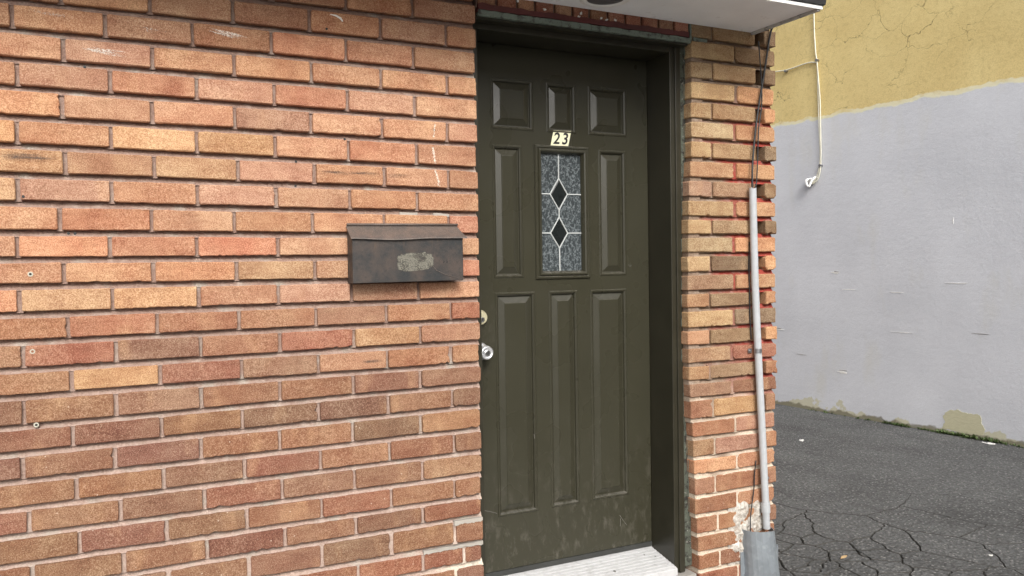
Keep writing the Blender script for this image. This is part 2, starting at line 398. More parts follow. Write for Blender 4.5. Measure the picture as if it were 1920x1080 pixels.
# pier right of the door
CORNER = [(2.30, 0.9164), (1.7614, 0.9117), (1.6776, 0.9), (1.4901, 0.892), (1.2185, 0.8885), (1.0299, 0.887), (0.9463, 0.887), (0.7765, 0.895), (0.6484, 0.9064), (0.5203, 0.9128), (0.4349, 0.9144), (0.3494, 0.9161), (0.2617, 0.925), (0.0, 0.933)]
def pier_left(z):
    for (za, xa), (zb_, xb) in zip(CORNER[:-1], CORNER[1:]):
        if za >= z >= zb_: return xa+(xb-xa)*(za-z)/(za-zb_)
    return CORNER[0][1] if z > 2.3 else CORNER[-1][1]
def pier_right(z): return 1.346 - max(0, 1.1-z)*0.016
PJ = [1.1345, 1.0217, 1.1382, 1.0173, 1.1282, 1.0154, 1.1295, 1.0163, 1.1279, 1.0121, 1.1208, 1.0051, 1.1221, 0.9981, 1.1177, 0.9965, 1.1051, 0.9948, 1.1092, 1.0095, 1.1244, 1.016, 1.1285, 1.0168, 1.1296, 1.0289, 1.1336, 1.0381, 1.133]
PJ = dict(enumerate(PJ)); PJ[-1] = 1.022; PJ[-2] = 1.134
PCOL = {-2: 'TT', -1: 'kkS', 0: 'KS', 1: 'KkS', 2: 'KA', 3: 'KkA', 4: 'KA', 5: 'KkS', 6: 'TA', 7: 'PTS', 8: 'KA', 9: 'KkS', 10: 'KA', 11: 'KSA', 12: 'TA', 13: 'TSA', 14: 'KS', 15: 'OSA', 16: 'TR',
        17: 'GkA', 18: 'To', 19: 'oYT', 20: 'oP', 21: 'GPO', 22: 'AO', 23: 'BBO', 24: 'oO', 25: 'oTB', 26: 'oo', 27: 'oBo', 28: 'DD'}
mo = Mortar('pier')
PD = 0.092
mo.box(0.945, 1.236, 0.0215, PD, -0.02, 2.42); mo.box(1.293, 1.325, 0.0215, PD, -0.02, 2.42)
GAPL, GAPR = 1.2432, 1.2865
for k in range(-2, 29):
    zb = ZP[k]; zt = ZP[k-1]-BED*0.9; zmid = (zb+zt)/2; xl = pier_left(zmid); xr = pier_right(zmid)
    pale = k >= 17
    mo.strip(xl+0.008, xr-0.006, zb+0.002, zb+0.002, zb-BED*0.9-0.002, zb-BED*0.9-0.002, 0.0235, 0.0030 if pale else 0.010, 0.015, k+50)
    # the joint returns into the reveal
    mo.box(xl+0.005 if pale else xl+0.008, xl+0.06, 0.010, PD-0.002, zb-BED*0.9-0.001, zb+0.001)
    x = PJ[k]
    mo.box(x-0.012, x+0.012, 0.004 if pale else 0.0115, 0.03, zb-0.003, zt+0.003)
    if x > 1.07 and 0.9 < zmid < 2.05:        # smeared red-painted joint
        mo.box(x-0.008, x+0.017, 0.009, 0.03, zb-0.003, zt+0.003)
pier = mo.obj('pier', bld); tag(pier, 'narrow brick pier between the door and the alley with red-painted joints')
for k in range(-2, 29):
    rng = random.Random(500+k)
    zb = ZP[k]; zt = ZP[k-1]-BED*0.9; zmid = (zb+zt)/2; xl = pier_left(zmid)+rng.uniform(-0.002, 0.002); xr = pier_right(zmid)+rng.uniform(-0.006, 0.003)
    x = PJ[k]; wide = 0.012 if (x > 1.07 and 0.9 < zmid < 2.05) else 0.0045
    if k % 2 == 0: spans = [(xl, x-0.0045), (x+wide, xr)]
    else: spans = [(xl, x-0.0045), (x+0.0045, GAPL if zmid > 0.95 else GAPL+0.022), (GAPR if zmid > 0.95 else GAPR-0.004, xr)]
    for i, (a, b) in enumerate(spans):
        jz = lambda: rng.uniform(-0.0015, 0.0015)
        cs = [(a, zb+jz()), (b, zb+jz()), (b, zt+jz()), (a, zt+jz())]
        corner = i == len(spans)-1
        chip = rng.choice([0, 0.6, 1.0]) if k > 8 else rng.choice([0, 0, 0.6])
        y0 = (-0.006 if (corner and k % 2) else 0.0)
        me, loc = brick_mesh(cs, PD-0.003, rng, chip, 0.010 if (corner and rng.random() < 0.5) else 0.004, 0.003, y0)
        o = link('brick', me, M['brick'], pier, loc); o.color = brick_colour(PCOL[k][i], rng, (192, 158, 114) if k < 17 else (166, 124, 92), 0.30)

# soldier course and painted steel lintel over the door
mo = Mortar('wall')
mo.box(0.002, 0.903, 0.014, THICK, 2.226, 2.42)
course = mo.obj('lintel_course', bld)
SJ = [0.002, 0.0756, 0.1542, 0.226, 0.3039, 0.379, 0.4536, 0.53, 0.6079, 0.6829, 0.7594, 0.8325, 0.9072]
for i, (a, b) in enumerate(zip(SJ[:-1], SJ[1:])):
    rng = random.Random(900+i)
    cs = [(a+0.0055, 2.2305), (b-0.0055, 2.2305), (b-0.0055, 2.40), (a+0.0055, 2.40)]
    me, loc = brick_mesh(cs, 0.03, rng, 0); o = link('brick', me, M['brick'], course, loc); o.color = brick_colour(rng.choice('BDRB'), rng)
M['red'] = paint('oxide_red_paint', (0.10, 0.022, 0.019, 1), 0.55, 0.5, 120, 0.3, dirt=((0.35, 0.33, 0.29, 1), 45, 0.66, 0.5))
M['sage'] = paint('sage_green_paint', (0.17, 0.205, 0.17, 1), 0.7, 0.4, 120, 0.12, dirt=((0.04, 0.035, 0.03, 1), 40, 0.50, 0.85))
def ragged_strip(name, x0, x1, zlo, zhi, y0, y1, mat, parent, amp_lo, amp_hi, seed, step=0.012):
    n = int((x1-x0)/step); A = []; B = []
    for i in range(n+1):
        x = x0+(x1-x0)*i/n
        A.append((x, zlo+amp_lo*noise.noise(Vector((x*30, seed, 0)))+amp_lo*0.5*noise.noise(Vector((x*120, seed, 2)))))
        B.append((x, zhi+amp_hi*noise.noise(Vector((x*22, seed+9, 0)))+amp_hi*0.5*noise.noise(Vector((x*100, seed+9, 2)))))
    mb = MB()
    r = [[(a[0], y0, a[1]), (b[0], y0, b[1]), (b[0], y1, b[1]), (a[0], y1, a[1])] for a, b in zip(A, B)]
    mb.rings(r, True, True, True)
    return mb.obj(name, mat, parent)
lint = MB().box(0.0, 0.905, 0.004, 0.085, 2.2085, 2.2165).obj('steel_lintel', M['red'], bld)
ragged_strip('red_paint', 0.004, 0.902, 2.2165, 2.2355, -0.0035, 0.012, M['red'], lint, 0.002, 0.006, 4.0)
ragged_strip('green_paint', 0.004, 0.912, 2.1955, 2.2150, -0.001, 0.02, M['sage'], lint, 0.0015, 0.004, 6.0)
MB().box(0.0, 0.905, 0.012, 0.06, 2.187, 2.2).obj('packing_strip', M['frame'], lint)
# small painted corner at the pier head
MB().box(0.9095, 0.9185, 0.001, 0.03, 2.205, 2.27).obj('green_paint', M['sage'], lint)
ragged_strip('green_paint', 0.93, 0.995, 2.2055, 2.2195, 0.003, 0.02, M['sage'], lint, 0.001, 0.003, 16.0)

# side wall, back, roof body: closes the building
t = NT('side_brickwork'); p_ = t.mapping(t.pos(), (1, 1, 1))
bt = t.n('TexBrick'); mp = t.n('CombineXYZ'); sx = t.sep(p_); t.l(sx[1], mp.inputs[0]); t.l(sx[2], mp.inputs[1]); t.l(mp.outputs[0], bt.inputs['Vector'])
bt.inputs['Scale'].default_value = 1.0; bt.inputs['Brick Width'].default_value = 0.2286; bt.inputs['Row Height'].default_value = 0.0762; bt.inputs['Mortar Size'].default_value = 0.008
bt.inputs['Color1'].default_value = sc(lin(TONE['O']), .86); bt.inputs['Color2'].default_value = sc(lin(TONE['G']), .86); bt.inputs['Mortar'].default_value = lin((150, 116, 102))
M['side'] = t.out(bt.outputs[0], 0.9, t.bump(bt.outputs[1], -0.6, 0.008))
MB().box(1.225, 1.328, PD+0.003, 5.0, -0.02, 2.42).obj('side_wall', M['side'], bld)
MB().box(WALL_END+0.002, WALL_END+0.1, THICK+0.003, 5.0, -0.02, 2.42).obj('side_wall', M['side'], bld)
M['dark'] = paint('interior_dark', (0.03, 0.028, 0.025, 1), 0.9, 0.1)
MB().box(WALL_END+0.103, 1.222, 1.2, 1.25, -0.02, 2.42).obj('inner_wall', M['dark'], bld)
# roof edge
M['soffit'] = paint('soffit_white', (0.84, 0.85, 0.86, 1), 0.7, 0.25, 90, 0.05, dirt=((0.40, 0.38, 0.35, 1), 14, 0.60, 0.5))
M['fascia'] = paint('fascia_black', (0.022, 0.022, 0.024, 1), 0.5, 0.5, 150, 0.3, dirt=((0.18, 0.18, 0.18, 1), 70, 0.66, 0.6))
M['white_metal'] = paint('white_drip_edge', (0.82, 0.82, 0.80, 1), 0.5, 0.2, 90, 0.03)
M['grime'] = paint('grey_trim', (0.42, 0.41, 0.39, 1), 0.7, 0.3, 120, 0.12, dirt=((0.07, 0.065, 0.06, 1), 26, 0.52, 0.85))
RZ = 2.269
roof = MB().box(WALL_END-0.1, 1.229, -0.33, 5.1, 2.425, 2.55).obj('roof', M['fascia'], bld)
MB().box(WALL_END-0.1, 1.2145, -0.348, -0.001, RZ, RZ+0.012).obj('soffit', M['soffit'], roof)
MB().box(1.2150, 1.2300, -0.352, -0.001, RZ-0.010, RZ+0.012).obj('end_trim', M['grime'], roof, bevel=0.002)
MB().box(WALL_END-0.1, 1.2355, -0.358, -0.3535, RZ-0.004, RZ+0.008).obj('drip_edge', M['white_metal'], roof)
mb = MB()
prof = [(-0.352, RZ+0.0085), (-0.366, RZ+0.012), (-0.372, RZ+0.05), (-0.388, RZ+0.085), (-0.392, RZ+0.125), (-0.352, RZ+0.125)]
mb.rings([[(x, y, z) for y, z in prof] for x in (WALL_END-0.1, 1.243)], True, True, True)
mb.obj('gutter', M['fascia'], roof)
MB().box(1.2305, 1.2405, -0.35, 5.1, RZ+0.0125, 2.54).obj('verge_board', M['fascia'], roof)

# ------------------------------------------------------------------ door frame (part of the building)
XT = 0.847; HEADZ = 2.165
fr = MB().box(XT, 0.8945, 0.05, 0.30, 0.10, HEADZ+0.03).obj('door_frame', M['frame'], bld, bevel=0.002)
MB().box(0.0005, XT-0.0005, 0.0505, 0.30, HEADZ, HEADZ+0.030).obj('head', M['frame'], fr, bevel=0.002)
MB().box(-0.0125, 0.0200, 0.0498, 0.30, 0.10, HEADZ-0.0005).obj('jamb', M['frame'], fr, bevel=0.002)
# stops the slab closes against
MB().box(XT-0.013, XT-0.0004, 0.246, 0.29, 0.16, HEADZ-0.0008).obj('stop', M['frame'], fr)
# brickmould bead
MB().box(0.868, 0.8935, 0.0425, 0.0498, 0.10, HEADZ+0.028).obj('moulding', M['frame'], fr, bevel=0.002)
t = NT('caulk'); p_ = t.pos(); n1 = t.noise(p_, 38, 4, 0.7); n2 = t.noise(p_, 90, 3, 0.7)
c = t.mix(t.ramp(n1, 0.42, 0.5), (0.022, 0.020, 0.016, 1), (0.075, 0.085, 0.065, 1)); c = t.mix(t.ramp(n2, 0.62, 0.70), c, (0.42, 0.40, 0.36, 1))
M['caulk'] = t.out(c, 0.8, t.bump(n2, 1.0, 0.004))
mb = MB(); rr = []
for i in range(150):
    z = 0.12+(2.19-0.12)*i/149; xl = pier_left(z)
    a = 0.006*noise.noise(Vector((z*30, 1, 0)))+0.004*noise.noise(Vector((z*90, 2, 0)))
    rr.append([(0.8905, 0.0440, z), (xl+0.0065-max(0,a)*0.3, 0.0475+a*0.4, z), (xl+0.006, 0.052, z), (0.8900, 0.052, z)])
mb.rings(rr, True, True, True); mb.obj('caulk', M['caulk'], fr)
# old green paint line left on the reveal bricks
for k in range(0, 27):
    rng = random.Random(k+40); z0 = ZP[k]+0.002; z1 = ZP[k-1]-BED*0.9-0.003; xl = pier_left((z0+z1)/2)-0.0032
    if rng.random() < 0.25: continue
    yb = 0.0385; L = []; R2 = []; mb = MB()
    for i in range(9):
        z = z0+(z1-z0)*i/8; w = 0.0016+0.0022*max(0, noise.noise(Vector((z*45, 3, 1)))+0.25); y = yb+0.003*noise.noise(Vector((z*14, 7, 2)))
        L.append((xl, y-w, z)); R2.append((xl, y+w, z))
    mb.v = L+R2
    for i in range(8): mb.f.append((i, i+1, 9+i+1, 9+i))
    mb.obj('paint_line', M['sage'], pier)
# threshold: ribbed white sill
t = NT('white_sill'); p_ = t.pos(); n1 = t.noise(p_, 30, 5, 0.7); n2 = t.noise(t.mapping(p_, (0.2, 1, 1)), 120, 3, 0.7); v1 = t.voro(p_, 22)
c = t.mix(t.ramp(n1, 0.48, 0.72, 0, 0.55), (0.50, 0.50, 0.50, 1), (0.28, 0.27, 0.26, 1))
c = t.mix(t.math('MULTIPLY', t.ramp(v1.outputs['Distance'], 0.16, 0.12), t.math('GREATER_THAN', t.noise(p_, 9, 2), 0.56)), c, (0.12, 0.11, 0.10, 1))
M['sill'] = t.out(c, 0.5, t.bump(n2, 0.15, 0.002))
prof = [(0.235, 0.166), (0.203, 0.1655)]
y = 0.20
zs = lambda y: 0.128 + (y-0.03)/(0.2-0.03)*0.034
while y > 0.05:
    prof += [(y, zs(y)), (y-0.014, zs(y-0.014)), (y-0.015, zs(y-0.015)-0.0045), (y-0.0185, zs(y-0.0185)-0.0045)]; y -= 0.0195
prof += [(0.044, zs(0.044)), (0.032, 0.1265), (0.030, 0.122), (0.030, 0.098), (0.235, 0.098)]
mb = MB(); mb.rings([[(x, yy, z) for yy, z in prof] for x in (0.0208, XT-0.0008)], True, True, True)
mb.obj('sill', M['sill'], fr)
M['concrete'] = paint('concrete', (0.33, 0.31, 0.28, 1), 0.9, 0.6, 90, 0.2)
MB().box(-0.010, 0.925, 0.012, 0.30, -0.02, 0.0975).obj('step', M['concrete'], fr)

# ------------------------------------------------------------------ the door
DY = 0.200; DX0, DX1, DZ0, DZ1 = 0.0225, 0.8445, 0.188, 2.1625
door = empty('front_door', (0.44, DY, DZ0), 'dark olive green panelled front door with small leaded glass window and number 23', 'door')
panels = [(0.1370, 0.3175, 1.848, 2.039), (0.3740, 0.5060, 1.848, 2.039), (0.5620, 0.7430, 1.848, 2.039),
          (0.1408, 0.2670, 1.2915, 1.7915), (0.6070, 0.7355, 1.2915, 1.7925),
          (0.1428, 0.3135, 0.3915, 1.2375), (0.3733, 0.5020, 0.3945, 1.2375), (0.5612, 0.7335, 0.397, 1.2375)]
win = (0.3300, 0.5480, 1.2960, 1.7860)      # hole for the lite
holes = panels + [win]
xs = sorted({DX0, DX1} | {h[i] for h in holes for i in (0, 1)}); zs_ = sorted({DZ0, DZ1} | {h[i] for h in holes for i in (2, 3)})
bm = bmesh.new(); vv = {}
def gv(i, j):
    if (i, j) not in vv: vv[i, j] = bm.verts.new((xs[i], DY, zs_[j]))
    return vv[i, j]
for i in range(len(xs)-1):
    for j in range(len(zs_)-1):
        cx, cz = (xs[i]+xs[i+1])/2, (zs_[j]+zs_[j+1])/2
        if any(h[0] < cx < h[1] and h[2] < cz < h[3] for h in holes): continue
        bm.faces.new((gv(i, j), gv(i+1, j), gv(i+1, j+1), gv(i, j+1)))
r = bmesh.ops.extrude_face_region(bm, geom=list(bm.faces))
for e in r['geom']:
    if isinstance(e, bmesh.types.BMVert): e.co.y += 0.044
bmesh.ops.recalc_face_normals(bm, faces=bm.faces)
me = bpy.data.meshes.new('slab'); bm.to_mesh(me); bm.free()
link('slab', me, M['door'], door)
def rect_ring(x0, x1, z0, z1, ins, y): return [(x0+ins, y, z0+ins), (x1-ins, y, z0+ins), (x1-ins, y, z1-ins), (x0+ins, y, z1-ins)]
for (x0, x1, z0, z1) in panels:
    w = min(x1-x0, z1-z0); fi = 0.0415 if w > 0.15 else 0.0395
    pr = [(0.0, DY+0.003), (0.0, DY-0.0005), (0.003, DY-0.0030), (0.0075, DY-0.0032), (0.010, DY-0.0008), (0.0125, DY+0.0010), (0.0145, DY+0.0085), (0.0175, DY+0.0090), (fi-0.0015, DY+0.0005), (fi, DY-0.0012), (fi+0.003, DY-0.0016)]
    mb = MB(); mb.rings([rect_ring(x0, x1, z0, z1, i, y) for i, y in pr], True, False, True); mb.obj('panel', M['door'], door)
# lite: frame, panes, cames
wf = MB()
pr = [(-0.0125, DY+0.001), (-0.0125, DY-0.0045), (-0.009, DY-0.0085), (-0.004, DY-0.0090), (-0.001, DY-0.0060), (0.001, DY-0.0060), (0.004, DY-0.0125), (0.009, DY-0.0130), (0.013, DY-0.0105), (0.0175, DY-0.0005), (0.0195, DY+0.006), (0.0195, DY+0.03), (-0.001, DY+0.03)]
wf.rings([rect_ring(*win, i, y) for i, y in pr], True)
winf = wf.obj('window', M['door'], door)
GX0, GX1, GZ0, GZ1 = win[0]+0.0195, win[1]-0.0195, win[2]+0.0195, win[3]-0.0195
GY = DY+0.010
t = NT('obscure_glass'); p_ = t.pos()
wv = t.n('TexVoronoi', feature='DISTANCE_TO_EDGE'); wv.inputs['Scale'].default_value = 58
wn = t.n('TexNoise'); wn.inputs['Scale'].default_value = 60; wn.inputs['Detail'].default_value = 3; t.l(p_, wn.inputs['Vector'])
vm = t.n('VectorMath', operation='MULTIPLY_ADD'); t.l(wn.outputs['Color'], vm.inputs[0]); vm.inputs[1].default_value = (0.03, 0.03, 0.03); t.l(t.mapping(p_, (1, 1, 0.55), rot=(0, 0.5, 0)), vm.inputs[2])
t.l(vm.outputs[0], wv.inputs['Vector'])
fern = t.math('MULTIPLY', t.ramp(wv.outputs[0], 0.20, 0.02), t.ramp(t.noise(p_, 150, 2), 0.36, 0.6))
c = t.mix(fern, (0.040, 0.047, 0.050, 1), (0.135, 0.155, 0.162, 1))
M['glass'] = t.out(c, t.ramp(fern, 0, 1, 0.13, 0.45), t.bump(t.math('ADD', fern, t.noise(p_, 45, 2)), 0.5, 0.0012))
t = NT('clear_dark_glass'); p_ = t.pos(); c = t.mix(t.noise(p_, 30, 3), (0.006, 0.008, 0.008, 1), (0.02, 0.024, 0.024, 1)); M['glass2'] = t.out(c, 0.07, t.bump(t.noise(p_, 25, 2), 0.08, 0.001))
M['came'] = paint('came_white', (0.50, 0.52, 0.51, 1), 0.45, 0.2, 150, 0.08)
CX = 0.4300
d1 = dict(t=(CX, 1.6740), l=(0.3905, 1.6125), r=(0.4685, 1.6130), b=(CX, 1.5520)); d2 = dict(t=(CX, 1.5240), l=(0.3905, 1.4615), r=(0.4675, 1.4615), b=(CX, 1.4035))
def pane(pts, mat, bev=0.0):
    cx = sum(p[0] for p in pts)/len(pts); cz = sum(p[1] for p in pts)/len(pts)
    mb = MB(); mb.rings([[(x, GY+0.006, z) for x, z in pts], [(x, GY, z) for x, z in pts]] + ([[(cx+(x-cx)*0.8, GY-0.002, cz+(z-cz)*0.8) for x, z in pts]] if bev else []), True, True, True)
    return mb.obj('pane', mat, winf)
pane([(GX0, 1.6125), d1['l'], d1['t'], (CX, GZ1), (GX0, GZ1)], M['glass']); pane([d1['r'], (GX1, 1.613), (GX1, GZ1), (CX, GZ1), d1['t']], M['glass'])
pane([(GX0, 1.4615), d2['l'], d2['t'], d1['b'], d1['l'], (GX0, 1.6125)], M['glass']); pane([d2['r'], (GX1, 1.4615), (GX1, 1.613), d1['r'], d1['b'], d2['t']], M['glass'])
pane([(GX0, GZ0), (CX, GZ0), d2['b'], d2['l'], (GX0, 1.4615)], M['glass']); pane([(CX, GZ0), (GX1, GZ0), (GX1, 1.4615), d2['r'], d2['b']], M['glass'])
for d in (d1, d2): pane([d['b'], d['r'], d['t'], d['l']], M['glass2'], 1)
def came(pts, closed=False):
    mb = MB(); q = list(pts)+([pts[0]] if closed else [])
    for a, b in zip(q[:-1], q[1:]): mb.tube([(a[0], GY-0.001, a[1]), (b[0], GY-0.001, b[1])], 0.0025, 6)
    return mb.obj('came', M['came'], winf)
came([(CX, GZ1), d1['t']]); came([d1['t'], d1['r'], d1['b'], d1['l']], True); came([d1['b'], d2['t']]); came([d2['t'], d2['r'], d2['b'], d2['l']], True); came([d2['b'], (CX, GZ0)])
came([(GX0, 1.6125), d1['l']]); came([d1['r'], (GX1, 1.613)]); came([(GX0, 1.4615), d2['l']]); came([d2['r'], (GX1, 1.4615)])
MB().box(win[0]-0.02, win[1]+0.02, DY+0.0455, DY+0.05, win[2]-0.02, win[3]+0.02).obj('inner_blind', M['dark'], winf)
# sweep along the bottom of the slab
M['rubber'] = paint('rubber', (0.035, 0.036, 0.033, 1), 0.6, 0.3, 90, 0.2)
MB().box(DX0, DX1, DY-0.004, DY+0.03, 0.1675, 0.187).obj('sweep', M['rubber'], door)
# scratches in the paint
M['scratch'] = paint('bare_scratch', (0.17, 0.16, 0.14, 1), 0.6, 0.2)
for pts_ in ([(0.688, 0.318), (0.700, 0.300), (0.722, 0.272)], [(0.692, 0.305), (0.690, 0.272)], [(0.062, 0.432), (0.110, 0.418), (0.138, 0.407)], [(0.30, 0.69), (0.303, 0.672)], [(0.745, 1.335), (0.752, 1.326), (0.760, 1.333)]):
    MB().tube([(x, DY-0.0003, z) for x, z in pts_], 0.0009, 5).obj('scratch', M['scratch'], door)
# number plate
M['cream'] = paint('cream_plate', (0.90, 0.88, 0.62, 1), 0.45, 0.05, 90, 0.04)
M['black'] = paint('black_ink', (0.012, 0.012, 0.012, 1), 0.5, 0.05)
pl = [(0.3905, 1.7985), (0.4690, 1.7995), (0.4830, 1.8580), (0.4045, 1.8570)]
mb = MB(); mb.rings([[(x, DY-0.0004, z) for x, z in pl], [(x, DY-0.0022, z) for x, z in pl]], True, True, True)
plate = mb.obj('number_plate', M['cream'], door); tag(plate, 'slanted cream house number plate reading 23')
MB().box(0.43, 0.4304, DY-0.0026, DY-0.0021, 1.80, 1.803)
def digit(ch, x, z, h):
    cu = bpy.data.curves.new('digit', 'FONT'); cu.body = ch; cu.size = h*1.40; cu.shear = 0.20; cu.offset = 0.0010; cu.extrude = 0.0004; cu.align_x = 'CENTER'
    tmp = bpy.data.objects.new('digit_text', cu); COL.objects.link(tmp); tmp.rotation_euler = (math.pi/2, 0, 0); tmp.location = (x, DY-0.0028, z); tmp.scale = (0.94, 1, 1)
    bpy.context.view_layer.update()
    me = bpy.data.meshes.new_from_object(tmp.evaluated_get(bpy.context.evaluated_depsgraph_get())); me.transform(tmp.matrix_world); me.name = 'digit'
    bpy.data.objects.remove(tmp)
    me.materials.clear(); return link('digit', me, M['black'], plate)
digit('2', 0.4150, 1.8060, 0.044); digit('3', 0.4520, 1.8060, 0.044)
# locks
M['chrome'] = metal('satin_chrome', (0.80, 0.81, 0.83, 1), 0.30, 0.06, 0.75); M['brass'] = metal('pale_brass', (0.80, 0.74, 0.50, 1), 0.38, 0.12, 0.6); M['steel'] = metal('key_steel', (0.55, 0.55, 0.54, 1), 0.3)
db = MB().lathe((0.078, 0, 1.148), [(0.029, DY-0.0005), (0.029, DY-0.006), (0.025, DY-0.018), (0.023, DY-0.020), (0.011, DY-0.0205)], 36).obj('deadbolt', M['brass'], door, smooth=False)
MB().lathe((0.080, 0, 1.141), [(0.0095, DY-0.0203), (0.0095, DY-0.024), (0.008, DY-0.025)], 24).obj('key_cylinder', M['steel'], db)
MB().box(0.0790, 0.0810, DY-0.0258, DY-0.0245, 1.136, 1.1455).obj('keyway', M['black'], db)
kn = MB().lathe((0.078, 0, 1.022), [(0.0335, DY-0.0005), (0.0325, DY-0.007), (0.026, DY-0.012), (0.016, DY-0.015), (0.0145, DY-0.03), (0.0185, DY-0.036), (0.0245, DY-0.046), (0.0265, DY-0.056), (0.0245, DY-0.066), (0.0205, DY-0.0705), (0.0190, DY-0.0690), (0.0105, DY-0.0690)], 40).obj('door_knob', M['chrome'], door, smooth=True)
MB().lathe((0.078, 0, 1.022), [(0.0100, DY-0.0685), (0.0100, DY-0.0725), (0.0085, DY-0.0735)], 24).obj('key_cylinder', M['steel'], kn)
MB().box(0.0771, 0.0789, DY-0.0742, DY-0.0730, 1.0165, 1.0275).obj('keyway', M['black'], kn)

# ------------------------------------------------------------------ soffit light
sl = empty('soffit_light', (0.437, -0.118, RZ), 'round recessed light with white ring in the soffit above the door', 'light')
mb = MB(); seg = 40
def hring(r, z): return [(0.437+r*math.cos(2*math.pi*k/seg), -0.128+r*math.sin(2*math.pi*k/seg), z) for k in range(seg)]
mb.rings([hring(0.092, RZ-0.0005), hring(0.090, RZ-0.004), hring(0.078, RZ-0.007), hring(0.070, RZ-0.006), hring(0.066, RZ-0.001)], True); mb.obj('trim_ring', M['white_metal'], sl, smooth=True)
M['lens'] = paint('dusty_dark_lens', (0.09, 0.09, 0.095, 1), 0.4, 0.4, 200, 0.4, dirt=((0.3, 0.3, 0.3, 1), 130, 0.6, 0.6))
mb = MB(); mb.rings([hring(0.068, RZ-0.0008), hring(0.06, RZ-0.002), hring(0.03, RZ-0.003)], True, False, True); mb.obj('lens', M['lens'], sl)

# ------------------------------------------------------------------ mailbox
t = NT('rusty_black_enamel'); p_ = t.pos(); n1 = t.noise(p_, 13, 5, 0.65); n2 = t.noise(p_, 70, 5, 0.7); n3 = t.noise(p_, 300, 3, 0.7)
c = t.mix(t.ramp(n1, 0.38, 0.62), (0.020, 0.022, 0.023, 1), (0.060, 0.045, 0.037, 1))
c = t.mix(t.ramp(n2, 0.52, 0.68, 0, 0.55), c, (0.012, 0.015, 0.017, 1)); c = t.mix(t.ramp(n3, 0.55, 0.75, 0, 0.5), c, (0.13, 0.12, 0.11, 1))
c = t.mix(t.math('MULTIPLY', t.ramp(t.noise(t.mapping(p_, (1, 1, 0.3)), 40, 4, 0.7), 0.56, 0.70, 0, 0.6), t.ramp(t.sep(p_)[2], 1.36, 1.44)), c, (0.12, 0.075, 0.045, 1))
M['mail'] = t.out(c, t.ramp(n2, 0.3, 0.7, 0.42, 0.7), t.bump(t.math('ADD', n3, n2), 0.3, 0.001))
t = NT('rusty_lid'); p_ = t.pos(); n1 = t.noise(p_, 25, 5, 0.65); n3 = t.noise(p_, 320, 3, 0.75)
c = t.mix(t.ramp(n1, 0.38, 0.62), (0.085, 0.070, 0.062, 1), (0.125, 0.092, 0.075, 1)); c = t.mix(t.ramp(n3, 0.5, 0.72, 0, 0.6), c, (0.26, 0.225, 0.20, 1)); c = t.mix(t.ramp(n3, 0.46, 0.3, 0, 0.6), c, (0.045, 0.036, 0.03, 1))
M['lid'] = t.out(c, 0.6, t.bump(n3, 0.4, 0.001))
MX0, MX1, MF = -0.4690, -0.0935, -0.060
mail = empty('mailbox', (-0.281, -0.03, 1.289), 'weathered black metal wall mailbox with rusty lid on the brick wall', 'mailbox')
mb = MB()
bprof = [(-0.003, 1.2905), (MF, 1.2905), (MF, 1.434), (-0.003, 1.468)]
mb.rings([[(x, y, z+(x-MX0)*0.006) for y, z in bprof] for x in (MX0, -0.40, -0.30, -0.20, MX1)], True, True, True)
body = mb.obj('body', M['mail'], mail, bevel=0.0015)
mb = MB(); up = []; dn = []; n = 26
for i in range(n+1):
    q = i/n; x0b = MX0-0.003+(MX1+0.006-MX0)*q; xf = MX0-0.006+(MX1+0.018-MX0)*q
    sag = 0.0045*math.sin(math.pi*min(1, q/0.72))**2 if q < 0.72 else 0
    up.append([(x0b, -0.004, 1.4735+(x0b-MX0)*0.006), (x0b, -0.006, 1.4700+(x0b-MX0)*0.006), (xf*0.5+x0b*0.5, -0.038, 1.451-sag*0.3), (xf, MF-0.008, 1.4335-sag+(x0b-MX0)*0.006), (xf, MF-0.009, 1.4300-sag+(x0b-MX0)*0.006), (xf, MF-0.0065, 1.4310-sag+(x0b-MX0)*0.006), (x0b, -0.0055, 1.4680+(x0b-MX0)*0.006)])
mb.rings(up, True, True, True); lid = mb.obj('lid', M['lid'], mail)
MB().tube([(MX0-0.001, -0.006, 1.4775), (MX1+0.004, -0.006, 1.4795)], 0.0042, 10).obj('hinge', M['lid'], lid, smooth=True)
t = NT('sticker_residue'); p_ = t.pos(); n1 = t.noise(p_, 260, 4, 0.75); n2 = t.noise(p_, 45, 3)
c = t.mix(t.ramp(n1, 0.42, 0.56), (0.085, 0.08, 0.07, 1), (0.20, 0.19, 0.15, 1)); c = t.mix(t.ramp(n2, 0.5, 0.7, 0, 0.5), c, (0.18, 0.17, 0.14, 1))
t.l(t.ramp(t.math('ADD', t.noise(p_, 34, 3), t.math('MULTIPLY', n1, 0.4)), 0.50, 0.72, 0.05, 0.95), t.b.inputs['Alpha'])
M['residue'] = t.out(c, 0.85, t.bump(n1, 0.6, 0.001))
mb = MB(); pts = []
for k in range(46):
    a = 2*math.pi*k/46; ca, sa = math.cos(a), math.sin(a)
    x = 0.062*math.copysign(abs(ca)**0.55, ca); z = 0.029*math.copysign(abs(sa)**0.6, sa); w = 1+0.09*noise.noise(Vector((ca*2.5, sa*2.5, 3)))+(0.15*noise.noise(Vector((ca*6, sa*6, 1))) if sa > 0 else 0)
    pts.append((-0.262+x*w, 1.3555+z*w + x*0.05))
mb.rings([[(x, MF-0.0001, z) for x, z in pts], [(x, MF-0.0011, z) for x, z in pts]], True, False, True); tag(mb.obj('sticker_residue', M['residue'], body), 'pale rounded patch left by a torn sticker')
